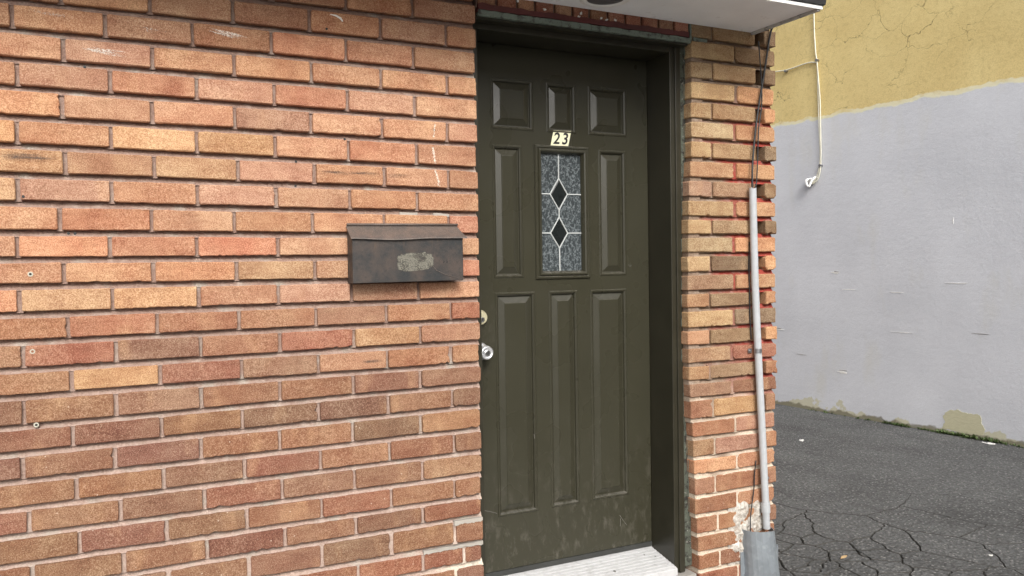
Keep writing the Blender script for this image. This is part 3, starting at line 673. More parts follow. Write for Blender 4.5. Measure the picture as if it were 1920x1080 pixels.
MB().tube([(-0.205, MF-0.0008, 1.345), (-0.190, MF-0.0008, 1.327), (-0.165, MF-0.0008, 1.315), (-0.13, MF-0.0008, 1.305), (MX1-0.005, MF-0.0008, 1.296)], 0.0011, 6, rr=[0.0005, 0.0013, 0.0012, 0.0009, 0.0005]).obj('crease', M['lid'], body)
for dx in (0, 0.011): MB().poly([(-0.167+dx, MF-0.0006, 1.3505), (-0.162+dx, MF-0.0006, 1.3505), (-0.160+dx, MF-0.0006, 1.356), (-0.1625+dx, MF-0.0006, 1.3595), (-0.1645+dx, MF-0.0006, 1.357), (-0.163+dx, MF-0.0006, 1.3545)]).obj('ink_mark', M['black'], body)

# ------------------------------------------------------------------ wall plugs, marks on the bricks
M['plug'] = paint('white_plastic', (0.46, 0.44, 0.36, 1), 0.5, 0.05)
for (x, z, lab) in ((-1.3467, 1.3363, 'white ringed wall plug in an orange brick at upper left'), (-1.3475, 1.1255, 'white ringed wall plug in the deep red brick at left'), (-1.3442, 0.9234, 'white ringed wall plug in the joint under a tan brick at left')):
    e = empty('wall_plug', (x, 0, z), lab, 'wall plug', 'wall plugs at the left of the brick wall')
    y0 = 0.004 if z < 1 else 0
    MB().lathe((x, 0, z), [(0.0068, y0+0.002), (0.0066, y0-0.0024), (0.0036, y0-0.0026), (0.0034, y0-0.001)], 18, False, False).obj('collar', M['plug'], e)
    MB().lathe((x, 0, z), [(0.0037, y0-0.0012), (0.002, y0-0.0014)], 12, False, True).obj('hole', M['black'], e)
def mark_material(name, col, scale, lo, hi, stretch):
    t = NT(name); u = t.n('TexCoord').outputs['Generated']; p_ = t.pos()
    s = t.sep(u)
    ex = t.math('MULTIPLY', t.ramp(t.math('ABSOLUTE', t.math('SUBTRACT', s[0], 0.5)), 0.5, 0.2), t.ramp(t.math('ABSOLUTE', t.math('SUBTRACT', s[2], 0.5)), 0.5, 0.1))
    n = t.math('ADD', t.noise(t.mapping(p_, stretch, rot=(0, 0.12, 0)), scale, 4, 0.7), t.math('MULTIPLY', t.noise(p_, 330, 2), 0.45))
    t.l(t.math('MULTIPLY', ex, t.ramp(n, lo, hi, 0, 0.9)), t.b.inputs['Alpha'])
    return t.out(col, 0.95)
for nm_, lo_, hi_ in (('chalk', 0.40, 0.62), ('chalk_faint', 0.50, 0.72)):
    t = NT(nm_); p_ = t.pos(); n1 = t.noise(p_, 300, 2, 0.8); t.l(t.ramp(n1, lo_, hi_, 0.0, 0.85), t.b.inputs['Alpha']); M[nm_] = t.out((0.84, 0.74, 0.64, 1), 0.95)
t = NT('limewash_drip'); p_ = t.pos(); n1 = t.noise(p_, 260, 3, 0.7); t.l(t.ramp(n1, 0.40, 0.58, 0.15, 0.9), t.b.inputs['Alpha']); M['drip'] = t.out((0.80, 0.66, 0.54, 1), 0.95)
M['soot'] = mark_material('soot', (0.13, 0.09, 0.07, 1), 70, 0.60, 0.9, (0.15, 1, 1.6))
def mark(name, pts, mat, parent=front_wall, y=-0.0022):
    return MB().poly([(x, y, z) for x, z in pts]).obj(name, mat, parent)
def drip_strip(x0, z0, x1, z1, w, seed, mat, name):
    mb = MB(); L = []; R2 = []
    for i in range(25):
        q = i/24; x = x0+(x1-x0)*q; z = z0+(z1-z0)*q
        a = w*(0.55+0.5*noise.noise(Vector((q*5, seed, 0)))+0.35*noise.noise(Vector((q*19, seed, 1)))); b = w*(0.55+0.5*noise.noise(Vector((q*5, seed, 7)))+0.35*noise.noise(Vector((q*19, seed, 9))))
        L.append((x-max(0.0006, a), -0.0021, z)); R2.append((x+max(0.0006, b), -0.0021, z))
    n = len(mb.v); mb.v += L+R2
    for i in range(24): mb.f.append((i, i+1, 25+i+1, 25+i))
    return mb.obj(name, mat, front_wall)
drip_strip(-0.172, 1.738, -0.164, 1.683, 0.0065, 2, M['drip'], 'lime_drip')
drip_strip(-0.164, 1.663, -0.150, 1.607, 0.0065, 5, M['drip'], 'lime_drip')
drip_strip(-0.163, 1.815, -0.168, 1.770, 0.004, 8, M['drip'], 'lime_drip')
def chalk(cx, cz, w, slope, seed, n, col):
    rng = random.Random(seed); mb = MB()
    for k in range(n):
        x0 = cx-w/2+rng.uniform(0, w*0.45); x1 = cx+w/2-rng.uniform(0, w*0.45); z0 = cz+rng.uniform(-0.008, 0.008); dz = slope*(x1-x0)+rng.uniform(-0.003, 0.003); hw = rng.uniform(0.0012, 0.0030); b = len(mb.v)
        for i in range(17):
            q = i/16; x = x0+(x1-x0)*q; z = z0+dz*(q-0.5)+0.002*noise.noise(Vector((q*4, seed+k, 3))); h = hw*(0.15+math.sin(math.pi*q))*(0.7+0.6*noise.noise(Vector((q*12, seed+k, 5))))
            mb.v += [(x, -0.0021-0.00008*k, z-h), (x, -0.0021-0.00008*k, z+h)]
        for i in range(16): mb.f.append((b+2*i, b+2*i+2, b+2*i+3, b+2*i+1))
    mb.obj('chalk_mark', M[col], front_wall)
chalk(-1.268, 2.040, 0.13, -0.10, 1, 5, 'chalk_faint'); chalk(-1.035, 2.034, 0.12, -0.12, 2, 4, 'chalk_faint'); chalk(-0.815, 2.040, 0.115, -0.16, 3, 10, 'chalk'); chalk(-1.150, 1.955, 0.13, -0.08, 4, 9, 'chalk')
mark('soot_smear', [(-0.565, 1.634), (-0.345, 1.632), (-0.345, 1.648), (-0.565, 1.650)], M['soot'])
mark('soot_smear', [(-0.335, 1.630), (-0.25, 1.632), (-0.25, 1.646), (-0.335, 1.646)], M['soot'])
mark('soot_smear', [(-1.43, 1.640), (-1.27, 1.640), (-1.27, 1.668), (-1.43, 1.668)], M['soot'])
mark('soot_smear', [(-0.43, 1.032), (-0.36, 1.030), (-0.36, 1.040), (-0.43, 1.042)], M['soot'])
M['white_blob'] = paint('white_paint_blob', (0.82, 0.80, 0.76, 1), 0.6, 0.3)
mb = MB().tube([(-0.508, -0.0005, 2.137), (-0.49, -0.0015, 2.135), (-0.475, -0.002, 2.128), (-0.468, -0.001, 2.119)], 0.003, 8, rr=[0.001, 0.003, 0.0035, 0.002]); mb.obj('paint_blob', M['white_blob'], front_wall)
M['cream_filler'] = paint('cream_filler', (0.36, 0.33, 0.29, 1), 0.9, 0.6, 150, 0.15, dirt=((0.3, 0.26, 0.23, 1), 80, 0.55, 0.7))
# soot smear on the course above the mailbox is grain; white filler on the joint over the mailbox
ragged_strip('filler', -0.288, -0.226, 1.5100, 1.5200, 0.009, 0.022, M['cream_filler'], front_wall, 0.0055, 0.004, 31, 0.004)
ragged_strip('filler', -0.170, -0.114, 1.5080, 1.5180, 0.009, 0.022, M['cream_filler'], front_wall, 0.0055, 0.004, 35, 0.004)
ragged_strip('filler', -0.118, -0.012, 0.4560, 0.4700, -0.0025, 0.012, M['cream_filler'], front_wall, 0.010, 0.002, 45, 0.004)
ragged_strip('filler', -0.230, -0.012, 0.3750, 0.3860, -0.0018, 0.012, M['cream_filler'], front_wall, 0.007, 0.004, 47, 0.004)
for (x, z) in ((-1.3577, 1.5465), (-1.252, 1.4470), (-1.236, 1.4470), (-0.625, 1.6710), (-0.628, 1.5960), (-0.47, 1.748), (-1.20, 1.9095), (-0.52, 2.09), (-0.165, 1.795)):
    MB().lathe((x, 0, z), [(0.0040, -0.0018), (0.0030, -0.0019)], 9, False, True).obj('nail_hole', M['black'], front_wall)
for i, (x, z) in enumerate(((0.262, 2.246), (0.405, 2.236), (0.413, 2.250), (0.500, 2.242), (0.523, 2.240), (0.561, 2.243), (0.155, 2.262))):
    rng = random.Random(i+70); pts = []
    for k in range(9): a = 2*math.pi*k/9; r_ = rng.uniform(0.002, 0.0065); pts.append((x+r_*math.cos(a)*1.1, z+r_*math.sin(a)))
    mb = MB(); mb.rings([[(q[0], 0.001, q[1]) for q in pts], [(q[0], -0.0035, q[1]) for q in pts]], True, False, True); mb.obj('paint_blob', M['white_blob'], course)

# ------------------------------------------------------------------ conduit, guard, cables on the pier
t = NT('white_pvc'); p_ = t.pos(); n1 = t.noise(p_, 22, 4, 0.6); n2 = t.noise(t.mapping(p_, (1, 1, 0.3)), 90, 4, 0.7)
c = t.mix(t.ramp(n1, 0.45, 0.75, 0, 0.5), (0.44, 0.455, 0.47, 1), (0.34, 0.34, 0.34, 1)); c = t.mix(t.ramp(n2, 0.6, 0.75, 0, 0.5), c, (0.32, 0.30, 0.28, 1)); M['pvc'] = t.out(c, 0.45, t.bump(n2, 0.1, 0.001))
con = empty('conduit', (1.255, -0.022, 0.1), 'white plastic conduit pipe strapped up the brick pier', 'pipe')
path = [(1.1985, -0.026, 1.625), (1.2010, -0.026, 1.50), (1.2075, -0.026, 1.25), (1.2165, -0.026, 1.05), (1.2265, -0.027, 0.85), (1.2375, -0.027, 0.66), (1.2475, -0.028, 0.45), (1.2535, -0.028, 0.345)]
mb = MB(); mb.tube(path, 0.0148, 20, False)
# torn upper lip
top = []
for k in range(20):
    a = 2*math.pi*k/20; top.append((path[0][0]-math.cos(a)*0.0148, path[0][1]+0*a, 0))
mb.obj('pipe', M['pvc'], con, smooth=True)
mb = MB(); seg = 20; rings = []
for j in range(2):
    rings.append([(1.1985+0.0148*math.cos(2*math.pi*k/seg), -0.026+0.0148*math.sin(2*math.pi*k/seg), 1.624+j*(0.012+0.012*noise.noise(Vector((math.cos(2*math.pi*k/seg)*2, math.sin(2*math.pi*k/seg)*2, 7.7))))) for k in range(seg)])
mb.rings(rings, True); mb.obj('torn_lip', M['pvc'], con, smooth=True)
MB().tube([(1.2525, -0.028, 0.345), (1.2548, -0.028, 0.305)], 0.0182, 22).obj('coupling', M['pvc'], con, smooth=False)
MB().tube([(1.2548, -0.028, 0.306), (1.259, -0.028, 0.238)], 0.0148, 20, False).obj('pipe', M['pvc'], con, smooth=True)
MB().tube([(1.2592, -0.030, 0.215), (1.264, -0.030, 0.08)], 0.0148, 20, False).obj('broken_pipe', M['pvc'], con, smooth=True)
M['zinc'] = metal('zinc', (0.32, 0.32, 0.33, 1), 0.5, 0.25)
st = MB(); rings = []
for z in (0.966, 0.984):
    rings.append([(1.2195+0.0160*math.cos(a), -0.026+0.0160*math.sin(a), z) for a in [math.pi*(1.0+k/14) for k in range(15)]])
st.rings(rings, False); st.box(1.186, 1.204, -0.0075, -0.005, 0.966, 0.984); st.box(1.2352, 1.25, -0.0075, -0.005, 0.966, 0.984)
st.obj('strap', M['zinc'], con); MB().lathe((1.192, 0, 0.975), [(0.004, -0.005), (0.004, -0.011), (0.002, -0.012)], 10).obj('screw', M['zinc'], con)
MB().lathe((1.266, 0, 0.447), [(0.006, -0.004), (0.006, -0.030), (0.003, -0.034)], 10).obj('screw', M['zinc'], con)
# galvanised guard
t = NT('galvanised'); p_ = t.pos(); v1 = t.voro(t.mapping(p_, (1, 1, 0.6)), 42); n1 = t.noise(p_, 30, 4, 0.6); n2 = t.noise(p_, 9, 3)
c = t.mix(v1.outputs['Color'], (0.22, 0.245, 0.265, 1), (0.28, 0.31, 0.335, 1)); c = t.mix(t.ramp(n1, 0.55, 0.7, 0, 0.45), c, (0.40, 0.43, 0.45, 1)); c = t.mix(t.ramp(n2, 0.5, 0.7, 0, 0.5), c, (0.12, 0.13, 0.14, 1))
M['galv'] = t.out(c, 0.5, t.bump(n1, 0.15, 0.002), 0.3)
gd = empty('pipe_guard', (1.246, -0.04, 0.0), 'grey galvanised steel guard cupped round the foot of the conduit', 'guard')
mb = MB(); rin = []; rout = []
for j in range(12):
    z = 0.0+0.245*j/11; w = 0.080-0.008*j/11; cx = 1.246-0.026*j/11; o_ = []; i_ = []
    for k in range(13):
        a = math.pi*(1+k/12)
        x = cx+w*math.cos(a); y = -0.004+0.084*math.sin(a)*(1-0.08*j/11); zz = z
        if j == 11: zz += 0.004*noise.noise(Vector((x*60, 1, 2)))-0.012*max(0, math.cos(a))
        o_.append((x, y, zz)); i_.append((cx+(w-0.0025)*math.cos(a), -0.004+0.0815*math.sin(a)*(1-0.08*j/11), zz))
    rout.append(o_ + i_[::-1])
mb.rings(rout, True, True, True); mb.obj('shell', M['galv'], gd, smooth=False)
for sx_ in (1.150, 1.333): MB().box(sx_-0.010, sx_+0.010, -0.005, -0.001, 0.02, 0.15).obj('flange', M['galv'], gd)
# lumpy mortar patch behind the conduit foot
mb = MB(); nx, nz = 34, 26; gv_ = {}
for i in range(nx+1):
    for j in range(nz+1):
        x = 1.085+0.215*i/nx; z = 0.10+0.275*j/nz
        e = min(1, min(i, nx-i)/7)*min(1, min(j, nz-j)/6); h = e*(0.55+0.9*noise.noise(Vector((x*22, z*22, 2)))+0.35*noise.noise(Vector((x*70, z*70, 5)))) - 0.16
        gv_[i, j] = len(mb.v); mb.v.append((x, 0.004-0.022*h, z))
for i in range(nx):
    for j in range(nz): mb.f.append((gv_[i, j], gv_[i+1, j], gv_[i+1, j+1], gv_[i, j+1]))
t = NT('patch_mortar'); p_ = t.pos(); n1 = t.noise(p_, 60, 5, 0.7); n2 = t.noise(p_, 20, 3)
c = t.mix(t.ramp(n1, 0.4, 0.65), (0.34, 0.30, 0.25, 1), (0.68, 0.65, 0.60, 1)); c = t.mix(t.ramp(n2, 0.55, 0.7, 0, 0.7), c, (0.22, 0.16, 0.12, 1)); M['patch'] = t.out(c, 0.95, t.bump(n1, 0.8, 0.006))
mb.obj('mortar_patch', M['patch'], pier)
M['cable'] = paint('black_cable', (0.018, 0.018, 0.020, 1), 0.45, 0.1)
def smooth_path(pts, n=6):
    P = [Vector(p) for p in pts]; P = [P[0]*2-P[1]] + P + [P[-1]*2-P[-2]]; out = []
    for i in range(1, len(P)-2):
        for k in range(n):
            t_ = k/n; a, b, c_, d = P[i-1:i+3]
            out.append(0.5*((2*b)+(c_-a)*t_+(2*a-5*b+4*c_-d)*t_*t_+(3*b-a-3*c_+d)*t_**3))
    out.append(P[-2]); return out
def cable(name, pts, r, label, mat=None, group=None):
    o = MB().tube(smooth_path(pts), r, 8).obj(name, mat or M['cable'], None, smooth=True)
    return tag(o, label, 'cable', group)
cable('power_cable', [(1.309, -0.03, 2.30), (1.302, -0.02, 2.26), (1.276, -0.016, 2.12), (1.245, -0.016, 1.98), (1.221, -0.018, 1.86), (1.203, -0.022, 1.74), (1.1965, -0.026, 1.66), (1.198, -0.026, 1.56)], 0.0042, 'thicker black cable slanting from the eave into the white conduit')
cable('thin_cable', [(1.250, -0.010, 2.235), (1.2515, -0.013, 2.19), (1.261, -0.014, 2.06), (1.2605, -0.014, 1.98), (1.243, -0.015, 1.88), (1.238, -0.016, 1.82), (1.2345, -0.016, 1.75), (1.226, -0.018, 1.66), (1.206, -0.026, 1.625), (1.2005, -0.026, 1.56)], 0.0026, 'thin black cable hanging straight down from the brickwork under the eave')
cable('thin_cable', [(1.199, -0.004, 1.42), (1.194, -0.006, 1.32), (1.1965, -0.006, 1.22), (1.197, -0.006, 1.12), (1.203, -0.006, 1.02)], 0.0024, 'thin black cable showing left of the conduit at mid height')
cable('thin_cable', [(1.238, -0.018, 0.80), (1.252, -0.012, 0.77), (1.264, -0.010, 0.70), (1.270, -0.010, 0.63), (1.266, -0.012, 0.57), (1.256, -0.018, 0.53)], 0.0024, 'thin black cable looping out right of the conduit')
cable('thin_cable', [(1.222, -0.008, 0.52), (1.213, -0.008, 0.46), (1.207, -0.010, 0.40), (1.190, -0.014, 0.33), (1.176, -0.022, 0.27), (1.172, -0.03, 0.20)], 0.0025, 'thin black cable dropping into the galvanised guard')

# ------------------------------------------------------------------ neighbour's rendered wall across the alley
G1 = Vector((4.4741, 3.2362, 0)); G2 = Vector((4.6323, 1.0043, 0)); GE = (G2-G1).normalized(); GN = Vector((-GE.y, GE.x, 0))
if GN.x > 0: GN = -GN           # towards the alley
def gw(s, z, out=0.0): p = G1+GE*s+GN*out; return (p.x, p.y, z)
t = NT('rendered_wall'); p_ = t.obj(); s = t.sep(p_)      # object x runs along the wall, z up
v = p_
n1 = t.noise(v, 2.2, 5, 0.6); n2 = t.noise(v, 26, 5, 0.65); n3 = t.noise(v, 140, 3, 0.7); nst = t.noise(t.mapping(v, (0.25, 1, 1.4), rot=(0, 0.35, 0)), 11, 6, 0.6)
edge = t.math('ADD', s[2], t.math('ADD', t.ramp(t.noise(v, 3.0, 2), 0.3, 0.7, -0.020, 0.020), t.ramp(t.noise(v, 17, 3), 0.3, 0.7, -0.008, 0.008)))
up = t.ramp(edge, 2.576, 2.580)
yel = t.mix(t.ramp(n1, 0.3, 0.7), (0.72, 0.56, 0.245, 1), (0.82, 0.665, 0.31, 1))
yel = t.mix(t.ramp(n2, 0.52, 0.72, 0, 0.35), yel, (0.40, 0.29, 0.115, 1)); yel = t.mix(t.ramp(n3, 0.55, 0.35, 0, 0.3), yel, (0.34, 0.25, 0.10, 1))
# crazing in the yellow render
wn = t.n('TexNoise'); wn.inputs['Scale'].default_value = 5; wn.inputs['Detail'].default_value = 5; t.l(v, wn.inputs['Vector'])
vm = t.n('VectorMath', operation='MULTIPLY_ADD'); t.l(wn.outputs['Color'], vm.inputs[0]); vm.inputs[1].default_value = (0.35, 0.0, 0.35); t.l(v, vm.inputs[2])
ce = t.n('TexVoronoi', feature='DISTANCE_TO_EDGE'); ce.inputs['Scale'].default_value = 3.1; t.l(t.mapping(vm.outputs[0], (1, 0.05, 1.25)), ce.inputs['Vector'])
crack = t.math('MULTIPLY', t.ramp(ce.outputs[0], 0.010, 0.002), t.ramp(t.noise(v, 1.7, 2), 0.44, 0.58))
yel = t.mix(t.math('MULTIPLY', crack, 0.75), yel, (0.13, 0.09, 0.035, 1))
gry = t.mix(t.ramp(n1, 0.3, 0.7), (0.62, 0.635, 0.675, 1), (0.70, 0.715, 0.755, 1))
gry = t.mix(t.ramp(n3, 0.58, 0.4, 0, 0.14), gry, (0.30, 0.30, 0.31, 1))
# pale wash-through and bare cream patches near the ground
wash = t.math('MULTIPLY', t.ramp(t.noise(t.mapping(v, (1, 1, 0.35)), 3.2, 4, 0.6), 0.56, 0.72), 0.45)
gry = t.mix(t.math('MULTIPLY', wash, 0.6), gry, (0.58, 0.56, 0.46, 1))
bz = t.math('SUBTRACT', t.ramp(t.noise(v, 4.5, 4, 0.6), 0.35, 0.7, 0.0, 0.15), s[2])
bare = t.ramp(bz, 0.012, 0.024)
gry = t.mix(t.math('MULTIPLY', bare, 0.85), gry, t.mix(n2, (0.52, 0.50, 0.34, 1), (0.60, 0.57, 0.42, 1)))
basez = t.math('SUBTRACT', t.ramp(t.noise(v, 12, 4), 0.3, 0.7, 0.02, 0.055), s[2])
gry = t.mix(t.ramp(basez, 0.0, 0.014, 0, 0.8), gry, (0.17, 0.155, 0.10, 1))
c = t.mix(up, gry, yel)
rim = t.math('MULTIPLY', t.ramp(t.math('ABSOLUTE', t.math('SUBTRACT', edge, 2.585)), 0.021, 0.012), t.ramp(t.noise(v, 6, 3), 0.34, 0.5, 0.3, 1))
c = t.mix(t.math('MULTIPLY', rim, 0.95), c, (0.80, 0.76, 0.54, 1))
hgt = t.math('ADD', t.math('MULTIPLY', nst, 0.32), t.math('ADD', t.math('MULTIPLY', n2, 0.75), t.math('MULTIPLY', n3, 0.3)))
hgt = t.math('SUBTRACT', hgt, t.math('MULTIPLY', t.math('MULTIPLY', crack, up), 0.5))
M['render'] = t.out(c, 0.75, t.bump(hgt, 0.33, 0.010), spec=0.3)
ang = math.atan2(GE.y, GE.x)
nb = empty('rendered_wall', (G1.x, G1.y, 0), 'neighbouring rendered wall painted grey below and mustard yellow above', 'wall'); 
mb = MB(); nx, nz = 60, 36; S0, S1, H1 = -6.0, 7.0, 5.2; g = {}
sgn = 1 if (GN.dot(Vector((-math.sin(ang), math.cos(ang), 0))) > 0) else -1
for i in range(nx+1):
    for j in range(nz+1):
        s_ = S0+(S1-S0)*i/nx; z = -0.03+(H1+0.03)*j/nz
        g[i, j] = len(mb.v); mb.v.append((s_, sgn*0.010*noise.noise(Vector((s_*1.3, z*1.3, 4))), z))
for i in range(nx):
    for j in range(nz): mb.f.append((g[i, j], g[i+1, j], g[i+1, j+1], g[i, j+1]))
mb.box(S0+0.001, S1-0.001, -sgn*0.02, -sgn*0.30, -0.03, H1)
o = mb.obj('render_face', M['render'], nb); nb.rotation_euler.z = ang
o.location = (0, 0, 0)
# gouges in the render
M['chip'] = paint('bare_plaster', (0.80, 0.79, 0.76, 1), 0.9, 0.6, 120, 0.12); M['gouge'] = paint('gouge_shadow', (0.30, 0.29, 0.28, 1), 0.95, 0.5)
def local(o_): o_.location = (0, 0, 0); return o_
def flake(s_, z, w, h, mat, seed, out=0.004, name='chip'):
    rng = random.Random(seed); pts = []
    for k in range(14):
        a = 2*math.pi*k/14; r_ = rng.uniform(0.6, 1.1); pts.append((s_+w*math.cos(a)*r_, z+h*math.sin(a)*r_-0.25*h*math.cos(a)))
    fy = lambda x, q: sgn*0.010*noise.noise(Vector((x*1.3, q*1.3, 4)))
    mb = MB(); mb.rings([[(x, fy(x, q)-sgn*0.001, q) for x, q in pts], [(s_+(x-s_)*0.9, fy(x, q)+sgn*out, z+(q-z)*0.85) for x, q in pts]], True, False, True)
    return local(mb.obj(name, mat, nb))
for a_ in ((0.665, 1.228, 0.050, 0.010, 'chip', 1), (0.675, 1.238, 0.030, 0.005, 'gouge', 2), (0.736, 0.372, 0.060, 0.012, 'chip', 3), (0.752, 0.388, 0.055, 0.005, 'gouge', 4), (0.05, 0.70, 0.06, 0.005, 'chip', 5), (0.03, 0.712, 0.05, 0.004, 'gouge', 6),
           (0.30, 0.49, 0.07, 0.003, 'gouge', 8), (1.72, 1.62, 0.004, 0.030, 'chip', 9), (0.80, 1.085, 0.09, 0.003, 'chip', 10), (1.25, 1.07, 0.07, 0.003, 'chip', 11), (1.75, 1.15, 0.10, 0.003, 'chip', 12), (1.93, 0.78, 0.08, 0.0025, 'gouge', 13), (1.30, 0.75, 0.12, 0.002, 'chip', 14)):
    flake(a_[0], a_[1], a_[2], a_[3], M[a_[4]], a_[5], 0.0025)
# patch of bare cream render low on the wall
t = NT('bare_cream_render'); p_ = t.obj(); n1 = t.noise(t.mapping(p_, (0.5, 1, 1)), 60, 4, 0.7); n2 = t.noise(p_, 14, 4)
c = t.mix(n1, (0.47, 0.45, 0.30, 1), (0.62, 0.59, 0.42, 1)); M['cream_render'] = t.out(c, 0.9, t.bump(n1, 0.5, 0.004))
rng = random.Random(77); pts = []
for (s_, z) in ((1.63, 0.035), (1.70, 0.028), (1.80, 0.024), (1.90, 0.022), (1.955, 0.03), (1.957, 0.075), (1.950, 0.12), (1.935, 0.165), (1.90, 0.182), (1.84, 0.178), (1.76, 0.190), (1.69, 0.182), (1.665, 0.165), (1.650, 0.12), (1.655, 0.08)):
    pts.append((s_+rng.uniform(-0.012, 0.012), z+rng.uniform(-0.006, 0.006)))
fine_ = []
for k in range(len(pts)):
    a, b = pts[k], pts[(k+1) % len(pts)]
    for q in range(6):
        x, z = a[0]+(b[0]-a[0])*q/6, a[1]+(b[1]-a[1])*q/6
        fine_.append((x+0.012*noise.noise(Vector((x*30, z*30, 1)))+0.006*noise.noise(Vector((x*110, z*110, 3))), z+0.010*noise.noise(Vector((x*30, z*30, 6)))+0.006*noise.noise(Vector((x*110, z*110, 8)))))
def face_y(s_, z): return sgn*0.010*noise.noise(Vector((s_*1.3, z*1.3, 4)))
mb = MB(); mb.rings([[(x, face_y(x, z)-sgn*0.004, z) for x, z in fine_], [(x, face_y(x, z)+sgn*0.0022, z) for x, z in fine_]], True, False, True); local(mb.obj('bare_patch', M['cream_render'], nb))

# cables on that wall
M['cream_cable'] = paint('cream_cable', (0.70, 0.68, 0.56, 1), 0.5, 0.1)
wc = empty('wall_cable', gw(0.50, 2.0, 0.01), 'pair of cream cables clipped down the yellow wall ending at a wall hook', 'cable')
def gpath(pts, out=0.018): return smooth_path([gw(a, b, out) for a, b in pts])
MB().tube(gpath([(0.462, 3.75), (0.470, 3.526), (0.475, 3.34), (0.487, 3.16), (0.500, 3.075), (0.508, 2.90), (0.516, 2.588), (0.528, 2.30), (0.524, 2.18), (0.500, 2.09), (0.465, 2.035), (0.435, 2.02)]), 0.0054, 8).obj('cord', M['cream_cable'], wc, smooth=True)
MB().tube(gpath([(0.505, 3.06), (0.520, 2.90), (0.535, 2.70), (0.538, 2.45), (0.540, 2.25), (0.534, 2.14), (0.512, 2.06), (0.475, 2.022), (0.44, 2.012)], 0.022), 0.0054, 8).obj('cord', M['cream_cable'], wc, smooth=True)
bc = MB().tube(gpath([(-0.5, 3.10), (-0.2, 3.09), (0.033, 3.082), (0.15, 3.072), (0.25, 3.074), (0.36, 3.083), (0.44, 3.081), (0.50, 3.066)]), 0.0058, 8).obj('branch_cord', M['cream_cable'], wc, smooth=True)
for a, b in ((0.503, 3.085), (0.533, 2.165), (0.16, 3.062)):
    q = gw(a, b, 0.0); MB().tube([gw(a, b, 0.0), gw(a, b, 0.034)], 0.012, 8).obj('clip', M['zinc'], wc)
hk = MB().tube(smooth_path([gw(0.42, 2.06, 0.0), gw(0.40, 2.05, 0.04), (gw(0.415, 2.01, 0.055)), gw(0.435, 1.99, 0.05), gw(0.45, 2.03, 0.04), gw(0.47, 2.065, 0.02), gw(0.48, 2.07, 0.0)]), 0.010, 8).obj('hook', M['white_metal'], wc, smooth=True)
MB().tube([gw(0.425, 2.03, 0.0), gw(0.425, 2.03, 0.03)], 0.028, 10).obj('hole_cover', M['gouge'], wc)

# ------------------------------------------------------------------ ground: old asphalt with alligator cracks
t = NT('asphalt'); p_ = t.pos()
n1 = t.noise(p_, 1.6, 5, 0.6); n2 = t.noise(p_, 42, 4, 0.85); n4 = t.noise(t.mapping(p_, (1.0, 0.35, 1), rot=(0, 0, 0.15)), 3.2, 4, 0.6); v1 = t.voro(p_, 62); v2 = t.voro(p_, 75)
c = t.mix(t.ramp(n1, 0.3, 0.7), (0.112, 0.113, 0.113, 1), (0.165, 0.166, 0.165, 1))
c = t.mix(t.ramp(n4, 0.5, 0.66, 0, 0.6), c, (0.075, 0.074, 0.073, 1))
c = t.mix(t.ramp(n2, 0.58, 0.36, 0, 0.7), c, (0.040, 0.040, 0.039, 1))
gs = t.sep(v1.outputs['Color'])
c = t.mix(t.math('MULTIPLY', t.ramp(v1.outputs['Distance'], 0.42, 0.25), t.math('GREATER_THAN', gs[0], 0.55)), c, t.mix(gs[1], (0.16, 0.16, 0.155, 1), (0.30, 0.295, 0.285, 1)))
c = t.mix(t.math('MULTIPLY', t.ramp(v2.outputs['Distance'], 0.3, 0.2), t.math('GREATER_THAN', t.sep(v2.outputs['Color'])[1], 0.955)), c, (0.33, 0.32, 0.30, 1))
hgt = t.math('ADD', n2, t.math('MULTIPLY', v1.outputs['Distance'], -0.6))
M['asphalt'] = t.out(c, 0.9, t.bump(hgt, 1.0, 0.014), spec=0.25)
M['dirt'] = paint('crack_dirt', (0.042, 0.040, 0.036, 1), 0.95, 0.8, 60, 0.3)
BX0, BX1, BY0, BY1 = 1.20, 6.5, -2.5, 6.0
ground = MB()
for (a, b, c_, d) in ((-400, BX0, -400, 400), (BX1, 400, -400, 400), (BX0, BX1, -400, BY0), (BX0, BX1, BY1, 400)):
    ground.quad((a, c_, 0), (b, c_, 0), (b, d, 0), (a, d, 0))
ground = ground.obj('ground', M['asphalt']); tag(ground, kind='structure')
bed = MB().quad((BX0-0.01, BY0-0.01, -0.022), (BX1+0.01, BY0-0.01, -0.022), (BX1+0.01, BY1+0.01, -0.022), (BX0-0.01, BY1+0.01, -0.022)).obj('crack_bed', M['dirt'], ground)
rng = random.Random(21)
seeds = []
for iy in range(-4, 7):
    for ix in range(0, 7):
        x = 1.36+ix*0.150+rng.uniform(-0.065, 0.065)+(0.075 if iy % 2 else 0); y = 0.02+iy*0.132+rng.uniform(-0.055, 0.055)
        if x < 2.12-max(0, y-0.20)*0.75: seeds.append((x, y))
for iy in range(-2, 3):
    for ix in range(0, 4): 
        x = 2.38+ix*0.34+rng.uniform(-0.12, 0.12)+(0.15 if iy % 2 else 0); y = -0.12+iy*0.26+rng.uniform(-0.09, 0.09)
        if y < 0.34-(x-2.3)*0.1: seeds.append((x, y))
seeds += [(2.55, 0.80), (3.3, 0.85), (3.0, -1.2), (3.9, 0.9), (3.9, -0.6), (3.4, 1.9), (1.75, 1.35), (2.2, 2.5), (4.5, 2.4), (5.4, 0.6), (5.4, -1.6), (2.2, -1.6), (1.5, -1.4), (3.9, -1.9), (2.5, 4.2), (4.6, 4.4), (6.0, 3.0), (1.5, 3.4)]
